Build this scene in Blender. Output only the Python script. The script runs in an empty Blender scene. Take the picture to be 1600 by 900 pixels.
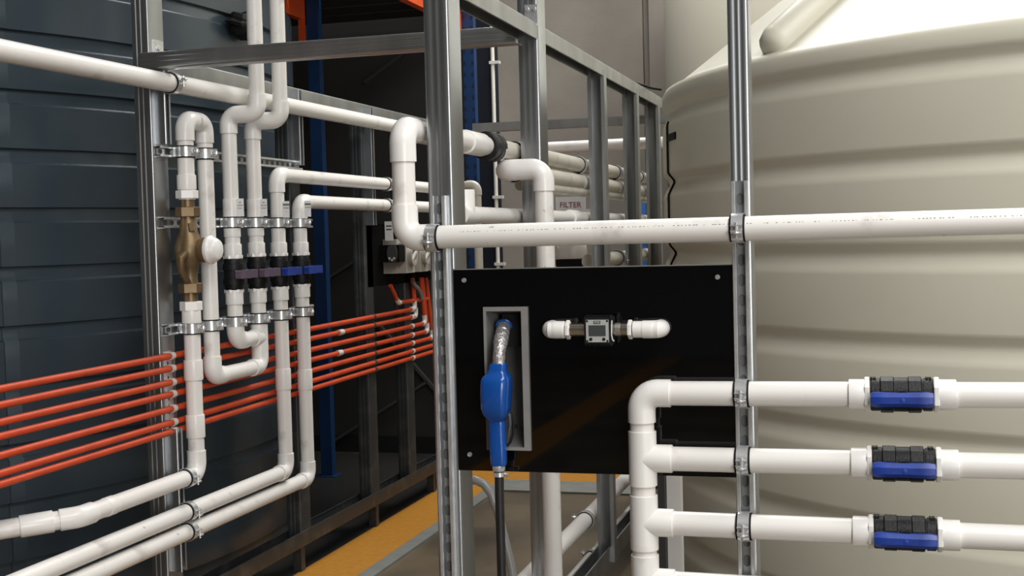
import bpy, bmesh, math, random
from mathutils import Vector as V, Matrix
random.seed(7)
SC = bpy.context.scene
COL = SC.collection

# ------------------------------------------------------------------ camera
CAM = V((0, 0, 1.5)); FPX = 2000.0
TH, PH, RO = math.radians(15.9), math.radians(2.35), 0.026
Fw = V((-math.sin(TH)*math.cos(PH), math.cos(TH)*math.cos(PH), -math.sin(PH)))
R0 = V((math.cos(TH), math.sin(TH), 0)); U0 = R0.cross(Fw)
Up = U0*math.cos(RO) + R0*math.sin(RO); Rt = R0*math.cos(RO) - U0*math.sin(RO)
cd = bpy.data.cameras.new('camera'); cam = bpy.data.objects.new('camera', cd); COL.objects.link(cam)
cam.matrix_world = Matrix(((Rt.x, Up.x, -Fw.x, CAM.x), (Rt.y, Up.y, -Fw.y, CAM.y), (Rt.z, Up.z, -Fw.z, CAM.z), (0, 0, 0, 1)))
cd.sensor_width = 36.0; cd.lens = 36.0*FPX/1600.0; cd.clip_end = 100
SC.camera = cam

def px(x, y, X=None, Y=None, Z=None):
    """survey helper: where the sight line of a photo pixel meets a plane of the room"""
    d = Fw + Rt*((x-800)/FPX) + Up*((450-y)/FPX)
    if X is not None: t = (X-CAM.x)/d.x
    elif Y is not None: t = (Y-CAM.y)/d.y
    else: t = (Z-CAM.z)/d.z
    return CAM + d*t

# ------------------------------------------------------------------ world and light
w = bpy.data.worlds.new('world'); SC.world = w; w.use_nodes = True
w.node_tree.nodes['Background'].inputs[0].default_value = (.8, .9, 1, 1)
w.node_tree.nodes['Background'].inputs[1].default_value = .5
def area(name, loc, rot, sx, sy, power, col):
    l = bpy.data.lights.new(name, 'AREA'); l.shape = 'RECTANGLE'; l.size = sx; l.size_y = sy; l.energy = power; l.color = col
    o = bpy.data.objects.new(name, l); COL.objects.link(o); o.location = loc; o.rotation_euler = rot
    return o
area('skylight_lamp', (2.4, 0.2, 5.9), (0, 0, 0), 3.4, 6.0, 560, (1, .99, .97))
area('rear_fill_lamp', (-.7, 7.7, 5.9), (0, 0, 0), 3.0, 2.6, 400, (1, .99, .97))  # lamp added under the ceiling to brighten the rear tank and back wall
area('fill_lamp', (5.6, -6.5, 2.4), (math.radians(88), 0, math.radians(28)), 4.5, 4.2, 560, (1, .99, .975))  # added fill lamp behind the camera at the right, no door is built there
vs = SC.view_settings
vs.view_transform = 'Standard'; vs.look = 'None'; vs.exposure = -0.1; vs.gamma = 1.0; vs.use_curve_mapping = False

# ------------------------------------------------------------------ materials
def mat(name, col, rough=.5, metal=0, var=0.0, scale=8.0, bump=0.0, col2=None, stretch=None, spec=None, coat=0, trans=0, thr=None, bscale=None, spots=None):
    m = bpy.data.materials.new(name); m.use_nodes = True
    nt = m.node_tree; b = nt.nodes['Principled BSDF']
    b.inputs['Base Color'].default_value = (*col, 1); b.inputs['Roughness'].default_value = rough; b.inputs['Metallic'].default_value = metal
    if spec is not None: b.inputs['Specular IOR Level'].default_value = spec
    if coat: b.inputs['Coat Weight'].default_value = coat; b.inputs['Coat Roughness'].default_value = .08
    if trans: b.inputs['Transmission Weight'].default_value = trans
    if var or bump or col2:
        tc = nt.nodes.new('ShaderNodeTexCoord'); mp = nt.nodes.new('ShaderNodeMapping')
        nt.links.new(tc.outputs['Object'], mp.inputs[0])
        if stretch: mp.inputs['Scale'].default_value = stretch
        n = nt.nodes.new('ShaderNodeTexNoise'); n.inputs['Scale'].default_value = scale; n.inputs['Detail'].default_value = 6
        nt.links.new(mp.outputs[0], n.inputs['Vector'])
        r = nt.nodes.new('ShaderNodeValToRGB')
        c2 = col2 if col2 else tuple(max(0, c*(1-var)) for c in col)
        lo, hi = thr if thr else (.35, .65)
        r.color_ramp.elements[0].position = lo; r.color_ramp.elements[0].color = (*c2, 1)
        r.color_ramp.elements[1].position = hi; r.color_ramp.elements[1].color = (*col, 1)
        nt.links.new(n.outputs['Fac'], r.inputs[0]); nt.links.new(r.outputs[0], b.inputs['Base Color'])
        if spots:
            n2 = nt.nodes.new('ShaderNodeTexNoise'); n2.inputs['Scale'].default_value = spots; n2.inputs['Detail'].default_value = 8; n2.inputs['Roughness'].default_value = .65
            nt.links.new(mp.outputs[0], n2.inputs['Vector'])
            r2 = nt.nodes.new('ShaderNodeValToRGB'); r2.color_ramp.elements[0].position = .25; r2.color_ramp.elements[0].color = (.35, .32, .3, 1)
            r2.color_ramp.elements[1].position = .335; r2.color_ramp.elements[1].color = (1, 1, 1, 1)
            nt.links.new(n2.outputs['Fac'], r2.inputs[0])
            mx = nt.nodes.new('ShaderNodeMix'); mx.data_type = 'RGBA'; mx.blend_type = 'MULTIPLY'; mx.inputs[0].default_value = 1
            nt.links.new(r.outputs[0], mx.inputs[6]); nt.links.new(r2.outputs[0], mx.inputs[7]); nt.links.new(mx.outputs[2], b.inputs['Base Color'])
        if bump:
            bn = nt.nodes.new('ShaderNodeTexNoise'); bn.inputs['Scale'].default_value = bscale or scale*4; bn.inputs['Detail'].default_value = 5
            nt.links.new(mp.outputs[0], bn.inputs['Vector'])
            bp = nt.nodes.new('ShaderNodeBump'); bp.inputs['Strength'].default_value = bump; bp.inputs['Distance'].default_value = .01
            nt.links.new(bn.outputs['Fac'], bp.inputs['Height']); nt.links.new(bp.outputs[0], b.inputs['Normal'])
    return m
M = dict(
 pvc=mat('white_pvc', (.80, .775, .74), .32, col2=(.60, .56, .53), scale=9, thr=(.27, .40), spots=22),
 pvcfit=mat('white_pvc_fitting', (.83, .81, .78), .28, col2=(.68, .65, .61), scale=7, thr=(.25, .38)),
 cream=mat('cream_pvc', (.62, .585, .50), .4, col2=(.42, .39, .33), scale=6, thr=(.3, .5), spots=15),  # duller cream than the white pipe, with random darker blotches
 galv=mat('galvanised_steel', (.50, .52, .54), .34, .96, var=.2, scale=9, stretch=(1, 1, .15)),
 galvdull=mat('galvanised_track', (.40, .41, .41), .42, .93, var=.25, scale=8, stretch=(1, 1, .2)),
 zinc=mat('zinc_plate', (.80, .81, .82), .27, .7, var=.2, scale=30),
 chrome=mat('nickel', (.72, .66, .56), .2, .95, var=.2, scale=40),
 rubber=mat('black_rubber', (.008, .008, .008), .75, spec=.25),
 blackpl=mat('black_plastic', (.010, .010, .011), .45, var=.4, scale=60, bump=.15, spec=.3),
 acrylic=mat('black_acrylic', (.0022, .0022, .0025), .03, spec=.55),
 blue=mat('blue_plastic', (.012, .045, .30), .38, var=.3, scale=20),
 nozzle=mat('blue_nozzle_paint', (.006, .07, .32), .22, coat=.4),
 purple=mat('mauve_plastic', (.11, .075, .115), .5, var=.2, scale=20),
 brass=mat('brass', (.24, .165, .085), .42, .55, var=.4, scale=12),
 orange=mat('orange_conduit', (.58, .062, .014), .45, var=.18, scale=12, bump=.12, bscale=160),
 conwhite=mat('conduit_joiner', (.62, .6, .56), .4),
 tank=mat('cream_polyethylene', (.60, .575, .475), .45, var=.04, scale=2, bump=.03, bscale=50),
 steelblue=mat('dark_blue_steel', (.042, .060, .076), .27, .1, col2=(.03, .044, .056), scale=1.4, thr=(.3, .7)),
 concrete=mat('precast_concrete', (.36, .325, .285), .85, var=.2, scale=1.7, bump=.1, bscale=40),
 joint=mat('joint_sealant', (.22, .2, .17), .8),
 charcoal=mat('charcoal_sheet', (.022, .021, .02), .7, var=.2, scale=2),
 floor=mat('sealed_concrete_floor', (.15, .118, .078), .3, col2=(.07, .058, .042), scale=1.6, thr=(.35, .6), bump=.04),
 yellow=mat('yellow_floor_paint', (.45, .195, .018), .5, var=.15, scale=30),
 greypaint=mat('grey_edge', (.2, .205, .19), .5, var=.2, scale=8),
 rackblue=mat('rack_blue', (.004, .029, .10), .5),
 rackorange=mat('rack_orange', (.6, .075, .012), .45),
 navy=mat('navy_column', (.006, .009, .017), .5),
 greyalu=mat('cast_grey', (.30, .29, .28), .45, .2, var=.15, scale=15),
 darkgrey=mat('dark_grey', (.045, .045, .045), .5),
 foil=mat('foil_tape', (.62, .6, .6), .3, .7, var=.35, scale=60, bump=.8, bscale=70),
 white=mat('white_label', (.68, .68, .68), .5),
 ink=mat('ink', (.02, .02, .022), .6),
 red=mat('red_ink', (.22, .03, .04), .6),
 lcd=mat('lcd', (.055, .065, .065), .25),
 hose=mat('black_hose', (.012, .012, .013), .5, var=.3, scale=30),
 clear=mat('clear_hose', (.33, .33, .32), .3, trans=.25),
 boxgrey=mat('beige_box', (.34, .32, .28), .45),
 galvshade=mat('shade_darkened_steel', (.085, .09, .095), .5, .85, col2=(.15, .15, .145), scale=9, thr=(.3, .5)),  # steel darkened to paint in the shade on the left frame
 blackboard=mat('matt_black_board', (.004, .004, .004), .8, spec=.1),
 floorshade=mat('shade_darkened_floor', (.022, .021, .019), .4, col2=(.07, .062, .05), scale=1.1, thr=(.28, .36)),  # floor colour darkened to paint in the light falloff at the left
 facegrey=mat('meter_face', (.42, .42, .41), .4),
 slotshade=mat('slot_shade_steel', (.15, .155, .16), .6, .5),  # dark grey standing for the shade behind the strut slots
 recess=mat('recess_shade_grey', (.17, .165, .16), .45, .1, var=.15, scale=15),  # cast grey darkened for the shade inside the nozzle holder
 ceiling=mat('roof_sheet', (.35, .35, .35), .7),
 wallpaint=mat('shed_wall', (.13, .125, .12), .8),
 drum=mat('blue_drum', (.03, .11, .36), .4),
)

# ------------------------------------------------------------------ mesh helpers
ORIG = {}
class MB:
    def __init__(s): s.v = []; s.f = []
    def add(s, vs, fs):
        o = len(s.v); s.v += [V(p) for p in vs]; s.f += [tuple(i+o for i in f) for f in fs]; return s
    def box(s, a, b):
        (x0, y0, z0), (x1, y1, z1) = a, b
        x0, x1 = min(x0, x1), max(x0, x1); y0, y1 = min(y0, y1), max(y0, y1); z0, z1 = min(z0, z1), max(z0, z1)
        return s.add([(x0,y0,z0),(x1,y0,z0),(x1,y1,z0),(x0,y1,z0),(x0,y0,z1),(x1,y0,z1),(x1,y1,z1),(x0,y1,z1)],
                     [(0,3,2,1),(4,5,6,7),(0,1,5,4),(1,2,6,5),(2,3,7,6),(3,0,4,7)])
    def bar(s, a, b, wdt, h, up=(0,0,1)):
        return s.extrude([(-wdt/2,-h/2),(wdt/2,-h/2),(wdt/2,h/2),(-wdt/2,h/2)], a, b, up)
    def extrude(s, prof, a, b, up=(0,0,1), caps=True):
        a = V(a); b = V(b); d = (b-a).normalized(); up = V(up)
        sx = d.cross(up).normalized(); sy = sx.cross(d).normalized(); n = len(prof)
        vs = [a+sx*p[0]+sy*p[1] for p in prof] + [b+sx*p[0]+sy*p[1] for p in prof]
        fs = [(i, (i+1) % n, (i+1) % n+n, i+n) for i in range(n)]
        if caps: fs += [tuple(range(n))[::-1], tuple(range(n, 2*n))]
        return s.add(vs, fs)
    def sweep(s, pts, rad, n=20, caps=True, closed=False):
        pts = [V(p) for p in pts]
        if not hasattr(rad, '__len__'): rad = [rad]*len(pts)
        m = len(pts); tans = []
        for i in range(m):
            a = pts[max(0, i-1)]; b = pts[min(m-1, i+1)]
            if closed: a = pts[i-1]; b = pts[(i+1) % m]
            t = b-a
            tans.append(t.normalized() if t.length > 1e-9 else (tans[-1] if tans else V((0, 0, 1))))
        ref = V((0, 0, 1)) if abs(tans[0].z) < .9 else V((0, 1, 0))
        u = tans[0].cross(ref).normalized(); vs = []
        for i in range(m):
            u = (u - tans[i]*u.dot(tans[i])).normalized(); v = tans[i].cross(u)
            for k in range(n):
                a = 2*math.pi*k/n; vs.append(pts[i] + (u*math.cos(a)+v*math.sin(a))*rad[i])
        fs = []
        for i in range(m if closed else m-1):
            j = (i+1) % m
            for k in range(n): fs.append((i*n+k, i*n+(k+1) % n, j*n+(k+1) % n, j*n+k))
        if caps and not closed: fs += [tuple(range(n))[::-1], tuple(range((m-1)*n, m*n))]
        return s.add(vs, fs)
    def cyl(s, a, b, r, n=20, r2=None): return s.sweep([a, b], [r, r if r2 is None else r2], n)
    def lathe(s, base, axis, prof, n=24):
        """prof: list of (t, r) along axis from base"""
        base = V(base); axis = V(axis).normalized()
        ref = V((0, 0, 1)) if abs(axis.z) < .9 else V((0, 1, 0))
        u = axis.cross(ref).normalized(); v = axis.cross(u); vs = []
        for t, r in prof:
            for k in range(n):
                a = 2*math.pi*(k+.5)/n; vs.append(base+axis*t+(u*math.cos(a)+v*math.sin(a))*r)
        m = len(prof); fs = []
        for i in range(m-1):
            for k in range(n): fs.append((i*n+k, i*n+(k+1) % n, (i+1)*n+(k+1) % n, (i+1)*n+k))
        fs += [tuple(range(n))[::-1], tuple(range((m-1)*n, m*n))]
        return s.add(vs, fs)
    def ring(s, c, axis, r0, r1, wd, n=28):
        c = V(c); ax = V(axis).normalized()
        return s.lathe_open(c-ax*wd/2, ax, [(0, r0), (0, r1), (wd, r1), (wd, r0)], n)
    def lathe_open(s, base, axis, prof, n=24):
        base = V(base); axis = V(axis).normalized()
        ref = V((0, 0, 1)) if abs(axis.z) < .9 else V((0, 1, 0))
        u = axis.cross(ref).normalized(); v = axis.cross(u); vs = []; m = len(prof); fs = []
        for t, r in prof:
            for k in range(n):
                a = 2*math.pi*k/n; vs.append(base+axis*t+(u*math.cos(a)+v*math.sin(a))*r)
        for i in range(m):
            j = (i+1) % m
            for k in range(n): fs.append((i*n+k, i*n+(k+1) % n, j*n+(k+1) % n, j*n+k))
        return s.add(vs, fs)
    def build(s, name, m, parent=None, smooth=35, bevel=0):
        if bevel:
            bm = bmesh.new(); vv = [bm.verts.new(p) for p in s.v]
            for f in s.f:
                try: bm.faces.new([vv[i] for i in f])
                except ValueError: pass
            bmesh.ops.bevel(bm, geom=[e for e in bm.edges if len(e.link_faces) == 2 and e.calc_face_angle(0) > .6], offset=bevel, segments=2, affect='EDGES', profile=.5)
            bm.verts.index_update(); s.v = [v.co.copy() for v in bm.verts]; s.f = [tuple(v.index for v in f.verts) for f in bm.faces]; bm.free()
        me = bpy.data.meshes.new(name)
        if parent is None:
            xs = [p.x for p in s.v]; ys = [p.y for p in s.v]; zs = [p.z for p in s.v]
            o_ = V(((min(xs)+max(xs))/2, (min(ys)+max(ys))/2, min(zs)))
        else: o_ = ORIG[parent.name]
        me.from_pydata([tuple(p-o_) for p in s.v], [], s.f); me.update()
        bm = bmesh.new(); bm.from_mesh(me); bmesh.ops.recalc_face_normals(bm, faces=bm.faces); bm.to_mesh(me); bm.free()
        if smooth:
            me.polygons.foreach_set('use_smooth', [True]*len(me.polygons)); me.set_sharp_from_angle(angle=math.radians(smooth))
        me.materials.append(M[m] if isinstance(m, str) else m)
        o = bpy.data.objects.new(name, me); COL.objects.link(o)
        if parent is not None: o.parent = parent
        else: o.location = o_
        ORIG[o.name] = o_
        return o
def tag(o, label, cat, group=None):
    o['label'] = label; o['category'] = cat
    if group: o['group'] = group
    return o
def thing(name, label, cat, loc, group=None):
    o = bpy.data.objects.new(name, None); COL.objects.link(o); o.location = loc; o.empty_display_size = .05
    ORIG[o.name] = V(loc); return tag(o, label, cat, group)
def struct(o): o['kind'] = 'structure'; return o
def text(name, body, size, origin, xdir, zdir, m, parent, ext=.0004, align='CENTER'):
    c = bpy.data.curves.new(name, 'FONT'); c.body = body; c.size = size; c.align_x = align; c.align_y = 'CENTER'; c.extrude = ext
    t = bpy.data.objects.new(name+'_tmp', c); COL.objects.link(t)
    dg = bpy.context.evaluated_depsgraph_get(); me = bpy.data.meshes.new_from_object(t.evaluated_get(dg))
    COL.objects.unlink(t); bpy.data.objects.remove(t)
    xd = V(xdir).normalized(); zd = V(zdir).normalized(); nd = xd.cross(zd)
    og = V(origin) - (ORIG[parent.name] if parent else V((0, 0, 0)))
    for v in me.vertices: v.co = og + xd*v.co.x + zd*v.co.y + nd*v.co.z
    me.materials.clear(); me.materials.append(M[m])
    o = bpy.data.objects.new(name, me); COL.objects.link(o); o.parent = parent; ORIG[o.name] = ORIG[parent.name]
    return o

# pipe work --------------------------------------------------------
def arc_pts(P, a, b, Rb, n=9):
    ang = a.angle(b); t = Rb*math.tan(ang/2); nrm = (b-a*a.dot(b)).normalized(); c = P-a*t+nrm*Rb
    return [c + (-nrm*math.cos(ang*i/n) + a*math.sin(ang*i/n))*Rb for i in range(n+1)], t
def elbow(P, a, b, r, root, m='pvcfit', sock=.95, name='elbow', rb=1.5, fat=1.15):
    P = V(P); a = V(a).normalized(); b = V(b).normalized()
    pts, t = arc_pts(P, a, b, r*rb)
    s = r*sock; q = [P-a*(t+s), P-a*(t+s*.999)] + pts + [P+b*(t+s*.999), P+b*(t+s)]
    rr = [r*1.02, r*fat] + [r*fat]*len(pts) + [r*fat, r*1.02]
    return MB().sweep(q, rr, 22).build(name, m, root, smooth=50)
def pipe_run(root, pts, r, m='pvc', fit='pvcfit', ends=None, sock=.95, rb=1.5):
    pts = [V(p) for p in pts]
    for i in range(len(pts)-1):
        MB().cyl(pts[i], pts[i+1], r, 22).build('pipe', m, root) if i in (0, len(pts)-2) or True else None
    for i in range(1, len(pts)-1):
        elbow(pts[i], pts[i]-pts[i-1], pts[i+1]-pts[i], r, root, fit, sock, rb=rb)
def trim_run(root, pts, r, m='pvc', fit='pvcfit', sock=.95, rb=1.5):
    """straight lengths stop inside the elbow sockets"""
    pts = [V(p) for p in pts]
    for i in range(len(pts)-1):
        a, b = pts[i], pts[i+1]; d = (b-a).normalized()
        a2 = a + d*r*rb if i > 0 else a; b2 = b - d*r*rb if i < len(pts)-2 else b
        if (b2-a2).dot(d) > .003: MB().cyl(a2, b2, r, 22).build('pipe', m, root)
    for i in range(1, len(pts)-1):
        elbow(pts[i], pts[i]-pts[i-1], pts[i+1]-pts[i], r, root, fit, sock, rb=rb)
def coupling(root, c, axis, r, ln, name='coupling', m='pvcfit', fat=1.16, n=24):
    c = V(c); ax = V(axis).normalized()
    return MB().lathe(c-ax*ln/2, ax, [(0, r*1.01), (0.0005, r*fat*.985), (.003, r*fat), (ln-.003, r*fat), (ln-.0005, r*fat*.985), (ln, r*1.01)], n).build(name, m, root)
def hexnut(root, c, axis, r, ln, name='hex_nut', m='pvcfit'):
    c = V(c); ax = V(axis).normalized()
    return MB().lathe(c-ax*ln/2, ax, [(0, r*.96), (.002, r), (ln-.002, r), (ln, r*.96)], 6).build(name, m, root, smooth=20)
def tee(root, c, axis, br, r, half, bl, name='tee', m='pvcfit'):
    c = V(c); ax = V(axis).normalized(); br = V(br).normalized(); f = r*1.16
    mb = MB().lathe(c-ax*half, ax, [(0, r*1.02), (.001, f), (2*half-.001, f), (2*half, r*1.02)], 24)
    mb.lathe(c, br, [(0, f*.995), (bl-.003, f*.995), (bl-.001, f*.98), (bl, r*1.02)], 24)
    return mb.build(name, m, root)
def clamp(label, c, axis, out, r, wd=.028, group=None, name='pipe_clamp', tail=True, boltax=None):
    """two half strut clamp: band, rubber liner, ears and a bolt on the side away from the rail"""
    c = V(c); ax = V(axis).normalized(); out = V(out).normalized(); side = ax.cross(out)
    if boltax is not None and side.dot(V(boltax)) < 0: side = -side
    root = thing(name, label, 'pipe clamp', c-V((0, 0, r+.004)), group)
    MB().ring(c, ax, r*.97, r+.0035, wd+.009).build('rubber_liner', 'rubber', root)
    MB().ring(c, ax, r+.0035, r+.0065, wd).build('band', 'zinc', root)
    e = c+out*(r+.010)
    for s_ in (-1, 1):
        q = e+side*(.0065*s_)
        MB().bar(q-ax*wd*.5, q+ax*wd*.5, .017, .0026, up=side).build('ear', 'zinc', root)
    e2 = c+out*(r+.016)
    bo = MB().cyl(e2-side*.014, e2+side*.024, .0035, 10).build('bolt', 'zinc', root)
    MB().lathe(e2+side*.0085, side, [(0, .0125), (.003, .0135), (.006, .011), (.008, .004)], 14).build('bolt_head', 'zinc', bo)
    if tail:
        for s_ in (-1, 1):
            q = c+side*(r+.002)*s_*.75
            MB().bar(q-out*.01, q-out*(r+.006), .003, wd*.9, up=ax).build('foot', 'zinc', root)
    return root
# steel sections -----------------------------------------------------
def cprof(wd, dp, lip=.012, t=.0025, groove=.003):
    """lipped C: web at -dp/2 (with two shallow stiffening grooves), open at +dp/2"""
    a, b = wd/2, dp/2; g = groove
    q = [(-a,-b+.007),(-a+.0007,-b+.004),(-a+.002,-b+.002),(-a+.004,-b+.0007),(-a+.007,-b)]; q2 = [(-x, y) for x, y in q[::-1]]
    return q+[(-a*.45,-b),(-a*.38,-b+g),(-a*.15,-b+g),(-a*.08,-b),(a*.08,-b),(a*.15,-b+g),(a*.38,-b+g),(a*.45,-b)]+q2+[(a,b),(a-lip,b),(a-lip,b-t),(a-t,b-t),(a-t,-b+t+g),(-a+t,-b+t+g),(-a+t,b-t),(-a+lip,b-t),(-a+lip,b),(-a,b)]
def stud(name, label, cx, cy, z0, z1, wd=.07, dp=.10, web=(0, -1, 0), m='galv', group=None, cat='steel stud'):
    """vertical C stud; web is the direction its closed face looks"""
    o = MB().extrude(cprof(wd, dp), (cx, cy, z0), (cx, cy, z1), up=-V(web)).build(name, m, None, smooth=40)
    return tag(o, label, cat, group)
def slot_web(mb, p0, dirn, side, ln, wd, pitch=.05, sl=.030, sw=.017, off=.025, nrm=None, th=.0):
    p0 = V(p0); d = V(dirn).normalized(); s = V(side).normalized()
    k = int(ln//pitch); rect = []
    n = 12
    for i in range(k):
        c = p0+d*(pitch*i+pitch/2)
        inner = []; outer = []
        for j in range(n):
            a = 2*math.pi*(j+.5)/n; cx, cy = math.cos(a), math.sin(a)
            ix = cx*sw/2; iy = cy*sw/2 + (sl-sw)/2*(1 if cy > 0 else -1)
            inner.append(c+s*ix+d*iy)
            sc_ = 1/max(abs(cx), abs(cy)); outer.append(c+s*(cx*sc_*wd/2)+d*(cy*sc_*pitch/2))
        mb.add(inner+outer, [(j, (j+1) % n, n+(j+1) % n, n+j) for j in range(n)])
        # corners of the cell
        for sx_ in (-1, 1):
            for sy_ in (-1, 1):
                cor = c+s*(sx_*wd/2)+d*(sy_*pitch/2)
                near = sorted(outer, key=lambda q: (q-cor).length)[:2]
                mb.add([cor, near[0], near[1]], [(0, 1, 2)])
    rest = ln-k*pitch
    if rest > .002:
        q = p0+d*(k*pitch); mb.add([q-s*wd/2, q+s*wd/2, q+s*wd/2+d*rest, q-s*wd/2+d*rest], [(0, 1, 2, 3)])
    return mb
def strut(name, label, a, b, out, wd=.041, dp=.021, m='zinc', group=None, lip=.0095):
    """slotted strut channel lying on a face: web with slots against the face, lips away from it"""
    a = V(a); b = V(b); d = (b-a).normalized(); out = V(out).normalized(); s = d.cross(out).normalized(); ln = (b-a).length
    root = thing(name, label, 'strut channel', tuple(a if a.z < b.z else b), group)
    mb = MB(); slot_web(mb, a+out*.0035, d, s, ln, wd)
    mb.build('slotted_web', 'galv', root, smooth=0)
    MB().bar(a+out*.0006, b+out*.0006, .0008 if abs(d.z) < .5 else wd*.8, wd*.8 if abs(d.z) < .5 else .0008, up=(0, 0, 1) if abs(d.z) < .5 else out).build('slot_shade', 'slotshade', root, 0)  # strip that paints the shade seen through the slots
    for sg in (-1, 1):
        h = wd/2*sg; t = .002*sg; L = lip*sg
        # side wall with rolled lip
        prof = [(h, 0), (h, dp-.002), (h-.0015*sg, dp), (h-L+.0015*sg, dp), (h-L, dp-.0015), (h-L, dp-.006), (h-L+t, dp-.006), (h-L+t, dp-.0025), (h-t, dp-.0025), (h-t, 0)]
        mb = MB(); n = len(prof)
        vs = [a+s*p[0]+out*p[1] for p in prof]+[b+s*p[0]+out*p[1] for p in prof]
        mb.add(vs, [(i, (i+1) % n, (i+1) % n+n, i+n) for i in range(n)]+[tuple(range(n)), tuple(range(n, 2*n))])
        mb.build('lipped_side', m, root, smooth=25)
    return root
def screw(root, c, nrm, r=.006, name='screw', m='zinc'):
    c = V(c); n = V(nrm).normalized()
    return MB().lathe(c, n, [(0, r), (r*.35, r), (r*.7, r*.8), (r*.75, r*.35), (r*.5, r*.3)], 14).build(name, m, root)

# ================================================================== THE SHED
FX0, FX1, FY0, FY1, HZ = -9.0, 7.0, -9.0, 12.0, 6.0
struct(MB().box((FX0, FY0, -.1), (FX1, FY1, 0)).build('floor', 'floor', None, 0))
struct(MB().box((FX0, FY0, HZ), (FX1, FY1, HZ+.1)).build('ceiling', 'ceiling', None, 0))
struct(MB().box((FX0-.1, FY0, 0), (FX0, FY1, HZ)).build('wall_left', 'wallpaint', None, 0))
struct(MB().box((FX1, FY0, 0), (FX1+.1, FY1, HZ)).build('wall_right', 'concrete', None, 0))
struct(MB().box((FX0, FY0-.1, 0), (FX1, FY0, HZ)).build('wall_front', 'wallpaint', None, 0))
wb = struct(MB().box((FX0, FY1+.05, 0), (FX1, FY1+.15, HZ)).build('wall_back', 'joint', None, 0))
jx = px(1010, 60, Y=FY1).x
xs = [jx-6.6, jx-3.3, jx, jx+3.3, jx+6.6]
for i in range(len(xs)-1):
    a, b = max(xs[i]+.03, FX0), min(xs[i+1]-.03, FX1)
    MB().box((a, FY1-.03, 0), (b, FY1+.05, HZ)).build('panel', 'concrete', wb, 0, bevel=.015)
# dark partition at the far left
PX1 = px(746, 200, Y=8.35).x
struct(MB().box((FX0, 8.35, 0), (PX1, 8.47, HZ)).build('wall_partition', 'charcoal', None, 0))
c = px(757, 200, Y=8.4)
tag(MB().box((PX1, 8.32, 0), (px(769, 200, Y=8.32).x, 8.5, HZ)).build('steel_column', 'navy', None, 0), 'dark navy steel column at the end of the dark partition', 'column')
struct(MB().box((FX0, 8.33, 0), (PX1, 8.35, .12)).build('baseboard_partition', 'rubber', None, 0))
# painted floor lines
SX0 = px(600, 815, Z=0).x; SX1 = px(597, 877, Z=0).x
struct(MB().box((SX0, FY0+.2, 0), (SX1, 7.82, .003)).build('trim_1', 'yellow', None, 0))
struct(MB().box((SX1, 7.45, 0), (.4, 7.82, .003)).build('trim_2', 'yellow', None, 0))
struct(MB().box((SX1, 3.2, 0), (SX1+.075, 7.45, .012)).build('trim_3', 'greypaint', None, 0))
struct(MB().box((SX1+.075, 7.14, 0), (.4, 7.45, .012)).build('trim_4', 'greypaint', None, 0))

struct(MB().box((FX0, 2.2, 0), (SX0, 8.33, .002)).build('floor_shade', 'floorshade', None, 0))  # thin sheet painting shade on the floor left of the yellow line

# ================================================================== TANKS
def revolve(root_c, prof, n, name, m, parent=None, a0=0, a1=2*math.pi):
    full = abs(a1-a0-2*math.pi) < 1e-6; vs = []; fs = []; k = n if full else n+1; c = V(root_c)
    for r, z in prof:
        for i in range(k):
            a = a0+(a1-a0)*i/n; vs.append(c+V((r*math.cos(a), r*math.sin(a), z)))
    for j in range(len(prof)-1):
        for i in range(n):
            i2 = (i+1) % k; fs.append((j*k+i, j*k+i2, (j+1)*k+i2, (j+1)*k+i))
    return MB().add(vs, fs).build(name, m, parent, smooth=60)
TA = V((1.02, 5.68, 0)); RA = 1.9
grooves = [1.975, 1.695, 1.41, 1.135, .85, .57, .29]
def tank_prof(R, grooves, top, apex, gd=.024):
    z = 0; pr = [(R-.03, 0.0), (R, .03)]
    for g in sorted(grooves):
        pr += [(R, g-.06), (R-.001, g-.05), (R-.006, g-.038), (R-gd*.85, g-.010), (R-gd, g-.002), (R-gd, g+.006), (R-gd*.85, g+.013), (R-.006, g+.030), (R-.001, g+.038), (R, g+.046)]
    pr += [(R, top-.03), (R-.012, top-.01), (R-.035, top), (R-.06, top+.012)]
    r0, z0 = R-.06, top+.012
    for i in range(1, 9): pr.append((r0+(.3-r0)*i/8, z0+(apex-z0)*i/8))
    pr += [(.28, apex+.04), (0.02, apex+.05)]
    return pr
ta = thing('water_tank', 'large cream ribbed polyethylene tank with conical roof behind the valves', 'tank', TA)
revolve(TA, tank_prof(RA, grooves, 2.085, 3.27), 128, 'shell', 'tank', ta)
def rimx(al, R, z, C):
    p = C+V((R*math.cos(al), R*math.sin(al), z))-CAM
    return 800+FPX*p.dot(Rt)/p.dot(Fw)
best = min((abs(rimx(math.radians(a), RA-.15, 2.12, TA)-1240), a) for a in range(180, 300))[1]
for k in range(6):
    al = math.radians(best+60*k); d = V((math.cos(al), math.sin(al), 0)); slope = (3.27-2.097)/(RA-.06-.3)
    pts = []; rr = []
    for i in range(9):
        r = RA-.085-(RA-.5)*i/8*1.0; pts.append(TA+d*r+V((0, 0, 2.105+(RA-.06-r)*slope))); rr.append(.068)
    e0 = (pts[0]-pts[1]).normalized(); pts = [pts[0]+e0*.05, pts[0]+e0*.045, pts[0]+e0*.03]+pts; rr = [.012, .04, .058]+rr
    MB().sweep(pts, rr, 16).build('roof_rib', 'tank', ta)
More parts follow.
